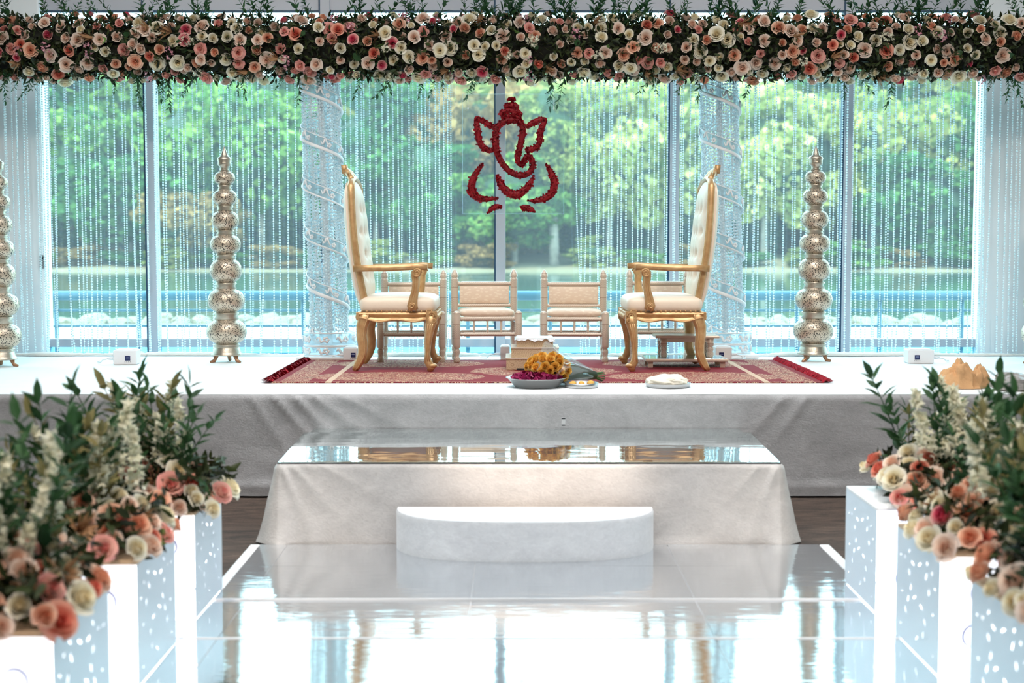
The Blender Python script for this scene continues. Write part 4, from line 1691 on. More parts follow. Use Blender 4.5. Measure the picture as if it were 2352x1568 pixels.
def bead_curtain(label, pxa, pxb, seed):
    r = np.random.default_rng(seed)
    a, b = at(pxa, 500, CY).x, at(pxb, 500, CY).x
    pos, sc = [], []
    th = MB()
    xs_ = []
    x = a
    while x < b:
        xs_.append(x)
        x += abs(r.normal(0.030, 0.012)) + 0.008
    xs_.append(b)
    ztop, zbot = 2.95, STAGE_Z + 0.004
    for x in xs_:
        s = r.uniform(.0074, .0094)
        step = s * r.uniform(2.2, 2.4)
        y = CY + r.normal(0, .03)
        dx = r.normal(0, .012) if r.random() < .75 else r.normal(0, .05)
        pw_ = r.uniform(2, 5)
        n = int((ztop - zbot) / step)
        z = ztop - np.arange(n) * step
        f = ((ztop - z) / (ztop - zbot)) ** pw_
        xx = x + dx * f
        pos.append(np.stack([xx, np.full(n, y), z], -1))
        sc.append(np.full(n, s) * r.uniform(.9, 1.1, n))
        q = [(x + dx * (k / 6) ** pw_, y, ztop - (ztop - zbot) * k / 6) for k in range(7)]
        th.tube(q, .0011, 3)
    pos = np.concatenate(pos)
    sc = np.concatenate(sc)
    V, F = scatter(ICO_V, ICO_F, pos, rand_rots(len(pos), r), sc * .86)
    me = fast_mesh('bead_curtain', V, F, M['bead'], True)
    o = link('bead_curtain', me)
    tag(o, label, 'curtain', 'bead curtains', 'stuff')
    s_ = th.build('strings', M['thread'], o)
    s_['kind'] = 'stuff'


bead_curtain('bead curtain hanging over the left white column', -40, 104, 21)
bead_curtain('bead curtain left of the left crystal column', 108, 700, 22)
bead_curtain('bead curtain between the left crystal column and the red emblem', 782, 1036, 23)
bead_curtain('bead curtain between the red emblem and the right crystal column', 1320, 1606, 24)
bead_curtain('bead curtain right of the right crystal column', 1696, 2248, 25)
bead_curtain('bead curtain hanging over the right white column', 2254, 2400, 26)

# ------------------------------------------------------------------ hanging red flower emblem
EY = 10.75
e0, e1 = at(1062, 216, EY), at(1295, 491, EY)
ec = Vector(((e0.x + e1.x) / 2, EY, (e0.z + e1.z) / 2))
em = thing('flower_emblem', 'clear hanging panel with a red petal elephant-headed emblem', 'decoration', ec)
MB().box((0, 0, 0), (e1.x - e0.x, 0.005, e0.z - e1.z)).build('clear_panel', M['acrylic'], em)
eg = MB()
hw_, hh_ = (e1.x - e0.x) / 2, (e0.z - e1.z) / 2
eg.tube([(-hw_, 0, hh_), (hw_, 0, hh_), (hw_, 0, -hh_), (-hw_, 0, -hh_)], 0.0018, 4, True)
eg.build('panel_edge', M['acrylic_rim'], em)
wz = at(1090, 180, EY).z - ec.z
for px in (1075, 1272):
    xx = at(px, 235, EY).x - ec.x
    wr = MB().tube([(xx, -.006, 0.38 * hh_ * 2), (xx, -.006, wz + 0.08)], 0.0016, 4)
    wr.lathe([(.002, -.008), (.007, 0), (.002, .008)], 8, (xx, -.006, 0.38 * hh_ * 2))
    wr.build('hanging_wire', M['thread'], em)


def catmull(pts, k=6, closed=False):
    P = [np.array(p, float) for p in pts]
    out = []
    n = len(P)
    rngi = range(n if closed else n - 1)
    for i in rngi:
        p0 = P[(i - 1) % n] if closed or i > 0 else P[i]
        p1, p2 = P[i], P[(i + 1) % n]
        p3 = P[(i + 2) % n] if closed or i + 2 < n else p2
        for j in range(k):
            t_ = j / k
            out.append(.5 * (2 * p1 + (p2 - p0) * t_ + (2 * p0 - 5 * p1 + 4 * p2 - p3) * t_ ** 2 + (3 * p1 - p0 - 3 * p2 + p3) * t_ ** 3))
    if not closed:
        out.append(P[-1])
    return out


STROKES = [
    ('head_and_trunk', [(750, 372, 36), (680, 388, 36), (622, 430, 36), (588, 500, 38), (578, 580, 42), (582, 660, 42), (596, 740, 38), (632, 820, 36), (684, 895, 36), (745, 955, 34), (820, 990, 34), (900, 992, 34), (960, 960, 34), (993, 905, 34), (998, 845, 32), (975, 795, 30), (940, 780, 28), (912, 800, 26), (906, 840, 28), (880, 872, 30), (842, 860, 30), (828, 815, 34), (834, 750, 36), (852, 680, 36), (868, 600, 38), (884, 520, 40), (880, 450, 36), (850, 400, 34), (800, 374, 34)], True),
    ('ear', [(575, 452, 24), (520, 436, 30), (450, 392, 32), (385, 362, 34), (362, 360, 26), (370, 430, 36), (382, 530, 36), (394, 605, 38), (432, 668, 38), (490, 705, 34), (548, 712, 30)], False),
    ('ear', [(926, 458, 28), (985, 412, 34), (1060, 376, 34), (1130, 368, 28), (1115, 420, 36), (1086, 500, 38), (1078, 580, 36), (1068, 640, 34), (1030, 685, 34), (975, 702, 34), (920, 716, 28)], False),
    ('crown_knob', [(760, 118, 34), (760, 140, 40), (760, 160, 30)], False),
    ('crown_band', [(672, 224, 22), (715, 208, 30), (760, 204, 32), (800, 208, 30), (838, 226, 22)], False),
    ('crown_band', [(622, 318, 22), (665, 284, 30), (720, 268, 34), (770, 268, 34), (830, 284, 32), (878, 320, 22)], False),
    ('crown_band', [(640, 352, 16), (700, 330, 22), (755, 324, 24), (810, 332, 22), (862, 354, 16)], False),
    ('arm', [(438, 862, 10), (412, 895, 26), (370, 955, 32), (334, 1020, 42), (312, 1100, 48), (316, 1170, 48), (350, 1225, 44), (410, 1252, 40), (490, 1260, 32), (600, 1250, 12)], False),
    ('arm', [(1145, 862, 10), (1172, 905, 26), (1205, 970, 36), (1232, 1040, 44), (1240, 1110, 44), (1222, 1175, 46), (1175, 1230, 44), (1105, 1262, 36), (1020, 1280, 24), (940, 1278, 8)], False),
    ('belly', [(594, 990, 12), (612, 1040, 32), (648, 1110, 42), (705, 1170, 46), (770, 1208, 48), (840, 1205, 48), (905, 1160, 42), (960, 1095, 38), (1008, 1002, 12)], False),
    ('foot', [(490, 1420, 8), (520, 1385, 26), (560, 1355, 32), (605, 1340, 28), (645, 1345, 10)], False),
    ('foot', [(1022, 1410, 12), (985, 1378, 30), (930, 1360, 34), (890, 1352, 32), (862, 1350, 12)], False),
]
PET_V = np.array([(-.5, -.5, 0), (.5, -.5, 0.05), (.6, .4, .25), (0, .65, .35), (-.6, .4, .2)])
PET_F = np.array([(0, 1, 2), (0, 2, 4), (4, 2, 3)])


def epx(x, y):
    p = at(1020 + x / 4.9, 200 + y / 4.9, EY)
    return p.x - ec.x, p.z - ec.z


kpx = EY / FOC / 4.9
for nm, pts, cl in STROKES:
    cp_ = catmull(pts, 7, cl)
    path = []
    rad = []
    for q in cp_:
        X, Z_ = epx(q[0], q[1])
        path.append((X, -0.012, Z_))
        rad.append(max(.005, q[2] * kpx * 1.0))
    base = MB().tube(path, rad, 8, cl, flat=(0.55, 1.0)).build(nm, M['red_petal'], em, smooth=True)
    # petals all over the tube
    seglen = sum(math.dist(path[i], path[i + 1]) for i in range(len(path) - 1))
    npet = max(40, int(seglen * 2 * np.mean(rad) / 0.00011))
    idx = nrg.integers(0, len(path), npet)
    P_ = np.array(path)[idx]
    rr = np.array(rad)[idx]
    nxt = np.array(path)[(idx + 1) % len(path)] if cl else np.array(path)[np.minimum(idx + 1, len(path) - 1)]
    P_ = P_ + (nxt - P_) * nrg.uniform(0, 1, (npet, 1))
    off = nrg.uniform(-1, 1, npet)
    dirv = nxt - np.array(path)[idx]
    nr = np.stack([-dirv[:, 2], np.zeros(npet), dirv[:, 0]], -1)
    ln_ = np.linalg.norm(nr, axis=1)[:, None]
    nr = nr / np.where(ln_ == 0, 1, ln_)
    P_ = P_ + nr * (off * rr * 1.1)[:, None]
    P_[:, 1] -= .4 * rr * np.sqrt(np.maximum(0, 1 - off ** 2)) + .002
    V, F = scatter(PET_V, PET_F, P_, rand_rots(npet), nrg.uniform(.011, .017, npet))
    o = link('petals', fast_mesh('petals', V, F, M['red_petal']), base)
    o['kind'] = 'stuff'
for z, hw in ((180, 62), (248, 92), (345, 120)):
    q = [epx(760 - hw, z + 14), epx(760, z - 6), epx(760 + hw, z + 14)]
    MB().tube([(a, -.008, b) for a, b in q], .007, 8).build('cream_band', M['cream_band'], em, smooth=True)


# ------------------------------------------------------------------ flowers
def rose_mesh(name, mat, seed, layers=15, open_=1.0):
    r = random.Random(seed)
    vs, fs, at_ = [], [], []
    nu, nv = 4, 3
    for i in range(layers):
        t_ = i / (layers - 1)
        a0 = i * 2.4 + r.uniform(-.25, .25)
        rad = 0.10 + 0.86 * t_ ** 0.9 * open_
        wd = 1.35 - 0.55 * t_
        hz = 0.95 - 0.42 * t_ ** 1.3 + r.uniform(-.05, .05)
        lean = (0.20 if open_ > .9 else 0.02) * t_ * r.uniform(.6, 1.4)
        o = len(vs)
        for j in range(nv + 1):
            v = j / nv
            for k in range(nu + 1):
                u = 2 * k / nu - 1
                ang = a0 + u * wd * (0.55 + .45 * math.sin(v * 2.2))
                rr = rad * (0.32 + 0.62 * v ** 0.6) + (lean * max(0, v - .6) / .4 if v > .6 else 0)
                rr += 0.05 * abs(u) * (1 - t_)
                z = hz * v - 0.16 * u * u * v - (0.13 * t_ if j == nv else 0)
                vs.append((rr * math.cos(ang), rr * math.sin(ang), z - 0.25))
                at_.append(min(1, t_ * .85 + .15 * v))
        for j in range(nv):
            for k in range(nu):
                p0 = o + j * (nu + 1) + k
                fs.append((p0, p0 + 1, p0 + nu + 2, p0 + nu + 1))
    me = bpy.data.meshes.new(name)
    me.from_pydata(vs, [], fs)
    me.materials.append(mat)
    a = me.attributes.new('petal', 'FLOAT', 'POINT')
    a.data.foreach_set('value', at_)
    me.polygons.foreach_set('use_smooth', [True] * len(fs))
    return me


ROSES = {k: [rose_mesh('rose', m_, 3 * i + j, 19 if j == 0 else 16, 1.0 if j == 0 else 0.86) for j in range(2)] for i, (k, m_) in enumerate(ROSE_M.items())}


def sprig_mesh(seed, mat, n=9, L=1.0, curve=0.3, leaf=0.31):
    """branch along +z with paired leaves"""
    r = np.random.default_rng(seed)
    mb = MB()
    bx_ = r.uniform(-curve, curve)
    by_ = r.uniform(-curve, curve)
    path = [Vector((bx_ * s * s, by_ * s * s, s * L)) for s in np.linspace(0, 1, 7)]
    mb.tube(path, [.012, .011, .010, .009, .008, .006, .004], 4)
    for k in range(n):
        s = 0.15 + 0.83 * k / (n - 1)
        base = Vector((bx_ * s * s, by_ * s * s, s * L))
        for side in (0, 1):
            a = k * 2.2 + side * PI + r.uniform(-.4, .4)
            out = Vector((math.cos(a), math.sin(a), r.uniform(.5, 1.1))).normalized()
            fr = frame_from(out)
            # leaf length axis along 'out'
            R = Matrix((fr.col[0], out, fr.col[1] * 1.0)).transposed()
            sc = leaf * r.uniform(.75, 1.1) * (1 - .35 * s)
            mb.add([base + R @ (Vector(v_) * sc) for v_ in LEAF_V], [tuple(f) for f in LEAF_F])
    tip = Vector((bx_ * L, by_ * L, L))
    fr = frame_from(Vector((2 * bx_, 2 * by_, 1)).normalized())
    R = Matrix((fr.col[0], fr.col[2], fr.col[1])).transposed()
    mb.add([tip + R @ (Vector(v_) * leaf * .7) for v_ in LEAF_V], [tuple(f) for f in LEAF_F])
    return mb.mesh('leaf_sprig', mat)


SPRIGS = [sprig_mesh(60 + k, M['leaf'], 8 + k % 3) for k in range(4)]
SPRIGS_L = [sprig_mesh(70 + k, M['leaf_olive'], 8) for k in range(2)]


def blossom_mesh(seed, mat, n, rx, rz, s):
    r = np.random.default_rng(seed)
    d = r.normal(size=(n, 3))
    d /= np.linalg.norm(d, axis=1)[:, None]
    pos = d * np.array([rx, rx, rz]) * r.uniform(.6, 1, (n, 1))
    tv = np.array([(0, 0, -.3), (1, 0, .25), (.3, .3, 0), (0, 1, .25), (-.3, .3, 0), (-1, 0, .25), (-.3, -.3, 0), (0, -1, .25), (.3, -.3, 0)])
    tf = np.array([(0, 1, 2), (0, 2, 3), (0, 3, 4), (0, 4, 5), (0, 5, 6), (0, 6, 7), (0, 7, 8), (0, 8, 1)])
    V, F = scatter(tv, tf, pos, rand_rots(n, r), np.full(n, s))
    return fast_mesh('blossom_spray', V, F, mat)


def spike_mesh(seed, n=70):
    r = np.random.default_rng(seed)
    z = r.uniform(.25, 1, n)
    a = r.uniform(0, 2 * PI, n)
    rad = .10 * (1.15 - z)
    pos = np.stack([rad * np.cos(a), rad * np.sin(a), z], -1)
    tv = np.array([(0, 0, -.3), (1, 0, .25), (.3, .3, 0), (0, 1, .25), (-.3, .3, 0), (-1, 0, .25), (-.3, -.3, 0), (0, -1, .25), (.3, -.3, 0)])
    tf = np.array([(0, 1, 2), (0, 2, 3), (0, 3, 4), (0, 4, 5), (0, 5, 6), (0, 6, 7), (0, 7, 8), (0, 8, 1)])
    V, F = scatter(tv, tf, pos, rand_rots(n, r), r.uniform(.045, .075, n))
    return fast_mesh('blossom_spike', V, F, M['blossom'])


BLOS = [blossom_mesh(80, M['blossom'], 46, .045, .045, .014), blossom_mesh(81, M['blossom'], 40, .04, .06, .013)]
BUDS = [blossom_mesh(82, M['pink_bud'], 22, .045, .04, .013), blossom_mesh(83, M['pink_bud'], 18, .05, .03, .014)]
SPIKES = [spike_mesh(84), spike_mesh(85)]


def grass_mesh(seed):
    r = np.random.default_rng(seed)
    mb = MB()
    for k in range(22):
        d = Vector(r.normal(size=3))
        d.z = abs(d.z) + .3
        d.normalize()
        side = d.cross(Vector((0, 0, 1))).normalized() * .007
        L_ = r.uniform(.07, .13)
        droop = Vector((0, 0, -.3 * L_))
        a = Vector((0, 0, 0))
        b = d * L_ * .55
        c = d * L_ + droop * .5
        mb.add([a - side, a + side, b + side, b - side, c], [(0, 1, 2, 3), (3, 2, 4)])
    return mb.mesh('dried_grass_tuft', M['dry_grass'])


TUFTS = [grass_mesh(90), grass_mesh(91)]


def big_leaf_mesh(mat):
    def f(u, v):
        wv = math.sin(v * PI) ** .7 * .36
        return ((u - .5) * 2 * wv, v, .12 * abs(u - .5) - .18 * v * v)
    return MB().grid(f, 4, 6).mesh('broad_leaf', mat, True)


BIGL = [big_leaf_mesh(M['leaf']), big_leaf_mesh(M['leaf_light'])]


def orient(d, spin):
    return (frame_from(d) @ Matrix.Rotation(spin, 3, 'Z')).to_euler()


# the long garland
GY, GZ = 10.80, at(1176, 102, 10.6).z
gar = thing('flower_garland', 'long rose garland with trailing greenery across the top of the stage', 'garland', (0, GY, GZ))
MB().tube([(-4.6, 0, 0), (4.6, 0, 0)], 0.05, 10).build('beam', M['white_plastic'], gar, smooth=True)
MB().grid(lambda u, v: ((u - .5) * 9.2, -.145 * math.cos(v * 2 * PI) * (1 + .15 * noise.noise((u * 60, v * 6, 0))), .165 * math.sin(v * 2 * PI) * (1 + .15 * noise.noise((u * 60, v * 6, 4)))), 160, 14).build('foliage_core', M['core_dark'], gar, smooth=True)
gr = random.Random(5)
RV, RDY = 0.215, 0.19
placed = []
KW = ['ivory'] * 30 + ['blush'] * 28 + ['peach'] * 17 + ['pink'] * 12 + ['coral'] * 4 + ['hot_pink'] * 5
tries = 0
extra = []
while len(placed) < 540 and tries < 90000:
    tries += 1
    x = gr.uniform(-4.05, 4.05)
    ph = math.radians(gr.uniform(-104, 88))     # 0 = towards the room, -90 = straight down
    kd = gr.choice(KW)
    if ph < -0.7 and gr.random() < .5:  # paler mix underneath stands in for light bounced up off the stage
        kd = gr.choice(['ivory', 'blush', 'pink', 'ivory'])
    rr = gr.uniform(.040, .058) * (1.0 if kd != 'ivory' else 1.08)
    bump_ = gr.uniform(-.02, .03)
    p = Vector((x, -math.cos(ph) * (RDY + bump_), math.sin(ph) * (RV + bump_)))
    ok = True
    for q, r2 in placed:
        if abs(q.x - p.x) < .14 and (q - p).length < (rr + r2) * .74:
            ok = False
            break
    if not ok:
        continue
    placed.append((p, rr))
    d = Vector((gr.uniform(-.5, .5), p.y / RDY - .35, p.z / RV * .9 + gr.uniform(-.35, .25)))
    if len(placed) <= 300:
        link('rose', gr.choice(ROSES[kd]), gar, p, orient(d, gr.uniform(0, 6)), rr)
    else:
        extra.append((gr.choice(ROSES[kd]), Matrix.LocRotScale(p, orient(d, gr.uniform(0, 6)), Vector((rr, rr, rr)))))
if extra:
    mats_ = list({me.materials[0].name: me.materials[0] for me, _ in extra}.values())
    vs, fs, mi, pa = [], [], [], []
    for me, mx in extra:
        o_ = len(vs)
        vs += [tuple(mx @ v_.co) for v_ in me.vertices]
        fs += [tuple(i + o_ for i in pg.vertices) for pg in me.polygons]
        mi += [mats_.index(me.materials[0])] * len(me.polygons)
        pa += [d_.value for d_ in me.attributes['petal'].data]
    me = bpy.data.meshes.new('remaining_roses')
    me.from_pydata(vs, [], fs)
    for m_ in mats_:
        me.materials.append(m_)
    me.polygons.foreach_set('material_index', mi)
    me.polygons.foreach_set('use_smooth', [True] * len(fs))
    a = me.attributes.new('petal', 'FLOAT', 'POINT')
    a.data.foreach_set('value', pa)
    link('small_roses', me, gar)['kind'] = 'stuff'
for k in range(46):
    x = gr.uniform(-4, 4)
    ph = math.radians(gr.uniform(-95, 70))
    p = Vector((x, -math.cos(ph) * .22, math.sin(ph) * .225))
    me = gr.choice(BUDS) if k % 5 < 3 else gr.choice(BLOS)
    link('blossom_spray' if me in BLOS else 'bud_spray', me, gar, p, orient(p, gr.uniform(0, 6)), gr.uniform(.8, 1.15))
for k in range(22):
    x = -3.9 + k * .37 + gr.uniform(-.12, .12)
    ph = math.radians(gr.uniform(-85, 65))
    p = Vector((x, -math.cos(ph) * .21, math.sin(ph) * .21))
    link('dried_grass_tuft', gr.choice(TUFTS), gar, p, orient(p, gr.uniform(0, 6)), gr.uniform(.9, 1.3))
for k in range(135):      # upright ruscus
    x = gr.uniform(-4.1, 4.1)
    ph = math.radians(gr.uniform(48, 110))
    p = Vector((x, -math.cos(ph) * .15, math.sin(ph) * .15))
    d = Vector((gr.uniform(-.7, .7), gr.uniform(-.5, .15), 1.0))
    link('leaf_sprig', gr.choice(SPRIGS), gar, p, orient(d, gr.uniform(0, 6)), gr.uniform(.20, .34))
for k in range(44):      # trailing ruscus
    x = gr.uniform(-4.0, 4.0)
    ph = math.radians(gr.uniform(-110, -60))
    p = Vector((x, -math.cos(ph) * .17, math.sin(ph) * .17))
    d = Vector((gr.uniform(-.45, .45), gr.uniform(-.3, .1), -1.0))
    link('leaf_sprig', gr.choice(SPRIGS), gar, p, orient(d, gr.uniform(0, 6)), gr.uniform(.14, .27))
for k in range(60):
    x = gr.uniform(-4.0, 4.0)
    ph = math.radians(gr.uniform(-100, 80))
    p = Vector((x, -math.cos(ph) * .185, math.sin(ph) * .185))
    link('broad_leaf', BIGL[0 if k % 4 else 1], gar, p, orient(Vector((gr.uniform(-.6, .6), gr.uniform(-1, 0), gr.uniform(-1, .6))), gr.uniform(0, 6)), gr.uniform(.05, .085))
n = 22000
ph = nrg.uniform(0, 2 * PI, n)
rr = nrg.uniform(.145, .212, n)
pos = np.stack([nrg.uniform(-4.2, 4.2, n), -np.cos(ph) * rr, np.sin(ph) * rr * 1.08], -1)
V, F = scatter(LEAF_V, LEAF_F, pos, rand_rots(n), nrg.uniform(.04, .075, n))
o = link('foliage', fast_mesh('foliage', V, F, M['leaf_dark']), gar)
o['kind'] = 'stuff'

# ------------------------------------------------------------------ planters with flowers
PH = 0.43


def leaf_hole(cx, cz, ang, L_, W_):
    L_, W_ = L_ * .8, W_ * .55
    pts = []
    for k in range(10):
        a = 2 * PI * k / 10
        x = L_ / 2 * math.cos(a)
        y = W_ / 2 * math.sin(a) * (1.2 - .5 * math.cos(a))
        pts.append((cx + x * math.cos(ang) - y * math.sin(ang), cz + x * math.sin(ang) + y * math.cos(ang)))
    return pts


def panel_with_holes(w_, h_, holes):
    verts = [Vector((-w_ / 2, 0)), Vector((w_ / 2, 0)), Vector((w_ / 2, h_)), Vector((-w_ / 2, h_))]
    edges = [(0, 1), (1, 2), (2, 3), (3, 0)]
    for h in holes:
        o = len(verts)
        verts += [Vector(p) for p in h]
        edges += [(o + i, o + (i + 1) % len(h)) for i in range(len(h))]
    vo, eo, fo, *_ = delaunay_2d_cdt(verts, edges, [], 0, 1e-6)

    def inside(p, poly):
        c = False
        j = len(poly) - 1
        for i in range(len(poly)):
            if (poly[i][1] > p[1]) != (poly[j][1] > p[1]) and p[0] < (poly[j][0] - poly[i][0]) * (p[1] - poly[i][1]) / (poly[j][1] - poly[i][1]) + poly[i][0]:
                c = not c
            j = i
        return c

    keep = []
    for f in fo:
        c = sum((vo[i] for i in f), Vector((0, 0))) / len(f)
        if not any(inside(c, h) for h in holes):
            keep.append(tuple(f))
    return [tuple(v_) for v_ in vo], keep


HOLES = []
hr = random.Random(9)
for zc, sgn in ((.12, 1), (.26, -1)):
    for k in range(7):
        a = k * .75
        HOLES.append(leaf_hole(sgn * (.02 + .12 * math.cos(a)), zc + .012 + .075 * math.sin(a), a + 1.2, .05, .014))
for k in range(7):
    HOLES.append(leaf_hole(-.17 + k * .055, .35 + .02 * math.sin(k * 1.7), .9 * (-1) ** k, .032, .012))
for k, (x, z) in enumerate([(-.20, .05), (.20, .06), (-.19, .20), (.19, .19), (0, .19), (-.1, .31), (.12, .315), (-.02, .055), (.21, .33), (-.21, .30)]):
    HOLES.append(leaf_hole(x, z, 0, .016, .016))
# drop overlapping holes
HH = []
for h in HOLES:
    c = (sum(p[0] for p in h) / len(h), sum(p[1] for p in h) / len(h))
    if all(math.dist(c, q) > .046 for q, _ in HH):
        HH.append((c, h))
PV, PFa = panel_with_holes(.53, PH, [h for _, h in HH])


def planter(label, side, y0, y1, xin, seed, top_tan=True):
    """side -1 left / +1 right of the aisle; xin the aisle face"""
    W_ = 0.42
    D_ = y1 - y0
    cx = xin + side * W_ / 2
    z0 = 0.022
    t = thing('planter_box', label, 'planter', (cx, (y0 + y1) / 2, z0), 0, 'lit white planter boxes')
    hgt = PH - z0
    # aisle panel with cut-outs
    th = 0.008
    mb = MB()
    for dx in (0, side * .0015):
        mb.add([(-side * W_ / 2 + dx, v_[0] * D_ / .53, v_[1] * hgt / PH) for v_ in PV], [f if (side > 0) == (dx == 0) else tuple(reversed(f)) for f in PFa])
    mb.build('aisle_panel', M['panel_white'], t)
    MB().box((side * (W_ / 2 - th / 2), 0, hgt / 2), (th, D_ - 2 * th, hgt)).build('outer_panel', M['white_paint'], t)
    MB().box((0, D_ / 2 - th / 2, hgt / 2), (W_ - 2 * th, th, hgt)).build('back_panel', M['white_paint'], t)
    f_ = MB().box((0, -D_ / 2 + th / 2, hgt / 2), (W_ - 2 * th, th, hgt - .004)).build('front_panel', M['frosted'], t)
    for q, (ox, oz, r_, a0) in enumerate([(-.09, .13, .055, 0.4), (.07, .12, .05, 3.6), (-.06, .28, .05, 1.9), (.10, .29, .045, 5.0)]):
        ring = [(ox + r_ * math.cos(a0 + a) * (1 - a / 9), -D_ / 2 - .002, oz + r_ * math.sin(a0 + a) * (1 - a / 9)) for a in np.linspace(0, 4.4, 22)]
        MB().tube(ring, [.001 + .004 * math.sin(PI * i / 21) for i in range(22)], 6, flat=(0.4, 1.0)).build('scroll_ornament', M['scroll_dark'], f_, smooth=True)
    bevel(MB().box((0, 0, hgt + .006), (W_, D_, .012)).build('top_board', M['tan_board'] if top_tan else M['white_paint'], t), 0.002)
    l = bpy.data.lights.new('planter_lamp', 'POINT')
    l.energy = 5.0
    l.shadow_soft_size = 0.05
    l.color = (0.92, 0.95, 1.0)
    lo = bpy.data.objects.new('planter_lamp', l)
    COL.objects.link(lo)
    lo.parent = t
    lo.location = (-side * .05, -.02, .16)
    return t, cx, (y0 + y1) / 2, W_, D_, z0 + hgt + .012


def arrangement(label, cx, cy, W_, D_, z, side, seed, xshift=0.0, yshift=0.0, dens=1.0):
    r = random.Random(seed)
    t = thing('flower_arrangement', label, 'flowers', (cx, cy, z), 0, 'rose arrangements on the planters')
    MB().tube([(-W_ * .25 + xshift, 0, .02), (W_ * .25 + xshift, 0, .02)], 0.03, 8).build('flower_foam', M['leaf_dark'], t)
    pl_ = []
    KW2 = ['ivory'] * 34 + ['blush'] * 28 + ['peach'] * 18 + ['pink'] * 9 + ['coral'] * 7 + ['hot_pink'] * 3
    tr = 0
    target = int(52 * dens)
    while len(pl_) < target and tr < 5000:
        tr += 1
        x = r.uniform(-.5, .56) * W_ * 1.0 * (-side) + xshift
        y = r.uniform(-.56, .50) * D_ + yshift
        ed = max(abs(x / W_), abs(y / D_)) * 2
        h = .03 + .13 * max(0, 1 - ed ** 2) + r.uniform(-.02, .03)
        rr = r.uniform(.040, .060)
        p = Vector((x, y, max(.025, h)))
        if any((q - p).length < (rr + r2) * .70 for q, r2 in pl_):
            continue
        pl_.append((p, rr))
        d = Vector((x / W_ * 1.6 - side * .35, y / D_ * 1.4 - .45, .75 + r.uniform(-.2, .3)))
        link('rose', r.choice(ROSES[r.choice(KW2)]), t, p, orient(d, r.uniform(0, 6)), rr)
    for k in range(26):
        p = Vector((side * r.uniform(-.22, .5) * W_ + xshift, r.uniform(-.3, .5) * D_, .06))
        d = Vector((side * r.uniform(-.35, .55), r.uniform(-.45, .35), 1.0))
        m_ = r.choice(SPRIGS_L) if k % 4 == 0 else r.choice(SPRIGS)
        link('leaf_sprig', m_, t, p, orient(d, r.uniform(0, 6)), r.uniform(.24, .46))
    for k in range(7):
        p = Vector((side * r.uniform(-.25, .35) * W_ + xshift, r.uniform(-.3, .4) * D_, .08))
        d = Vector((side * r.uniform(-.4, .5), r.uniform(-.5, .2), 1.0))
        link('blossom_spike', r.choice(SPIKES), t, p, orient(d, r.uniform(0, 6)), r.uniform(.28, .42))
    for k in range(5):
        p = Vector((-side * r.uniform(.1, .5) * W_ + xshift, r.uniform(-.5, .4) * D_, .05))
        link('broad_leaf', BIGL[k % 2], t, p, orient(Vector((-side, r.uniform(-.8, .3), r.uniform(-.4, .4))), r.uniform(0, 6)), r.uniform(.06, .1))
    for k in range(2):
        p = Vector((-side * r.uniform(-.1, .45) * W_ + xshift, r.uniform(-.5, .2) * D_, .10))
        link('dried_grass_tuft', r.choice(TUFTS), t, p, orient(Vector((-side * .8, -.6, .4)), r.uniform(0, 6)), r.uniform(.8, 1.1))
    n = 900
    pos = np.stack([nrg.uniform(-.5, .5, n) * W_ * .9, nrg.uniform(-.5, .5, n) * D_ * .92, nrg.uniform(.01, .15, n)], -1)
    pos[:, 0] += xshift
    V, F = scatter(LEAF_V, LEAF_F, pos, rand_rots(n), nrg.uniform(.04, .08, n))
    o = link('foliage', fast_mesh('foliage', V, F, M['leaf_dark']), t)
    o['kind'] = 'stuff'


RXI, LXI = 1.452, -1.241
specs = [
    ('farthest of the white lit planter boxes on the left', -1, 5.50, 6.01, LXI, 1, True, 0.06),
    ('middle white lit planter box on the left', -1, 4.64, 5.17, LXI, 2, True, 0.0),
    ('nearest white lit planter box on the left', -1, 3.78, 4.31, LXI, 3, True, 0.0),
    ('farthest white lit planter box on the right, its top partly bare', 1, 5.60, 6.12, RXI, 4, False, 0.10),
    ('middle white lit planter box on the right', 1, 4.76, 5.30, RXI, 5, True, 0.02),
    ('nearest white lit planter box on the right', 1, 3.90, 4.43, RXI, 6, True, 0.0),
]
flab = ['roses and tall greenery on the farthest left planter', 'roses and tall greenery on the middle left planter', 'roses on the nearest left planter',
        'roses and white spikes on the farthest right planter', 'roses and greenery on the middle right planter', 'roses on the nearest right planter']
for (lb, sd, y0, y1, xi, se, tan_, xs_), fl in zip(specs, flab):
    t, cx, cy, W_, D_, z = planter(lb, sd, y0, y1, xi, se, tan_)
    arrangement(fl, cx, cy, W_, D_, z, sd, 100 + se, xs_ if sd < 0 else xs_, -0.03)

# ------------------------------------------------------------------ offerings at the stage edge
p = on(1232, 886, STAGE_Z)
TRX, TRY = p.x, 8.74
bowl = thing('metal_bowl', 'wide silver bowl holding magenta petals at the stage edge', 'bowl', (TRX, TRY, STAGE_Z + 0.002))
MB().lathe([(.13, 0), (.135, .002), (.178, .052), (.190, .056), (.190, .059), (.176, .057), (.132, .008), (.0, .006)], 40, cap=False).build('bowl_body', M['silver_pan'], bowl, smooth=True)
n = 420
a, rr = nrg.uniform(0, 2 * PI, n), np.sqrt(nrg.uniform(0, 1, n)) * .15
pos = np.stack([rr * np.cos(a), rr * np.sin(a), .045 + .03 * (1 - (rr / .15) ** 2) * nrg.uniform(.3, 1, n) + .012], -1)
V, F = scatter(PET_V, PET_F, pos, rand_rots(n), nrg.uniform(.022, .036, n))
o = link('magenta_petals', fast_mesh('magenta_petals', V, F, M['magenta']), None, (TRX, TRY, STAGE_Z + 0.002))
tag(o, 'loose magenta flower petals heaped in the silver bowl', 'petals', None, 'stuff')

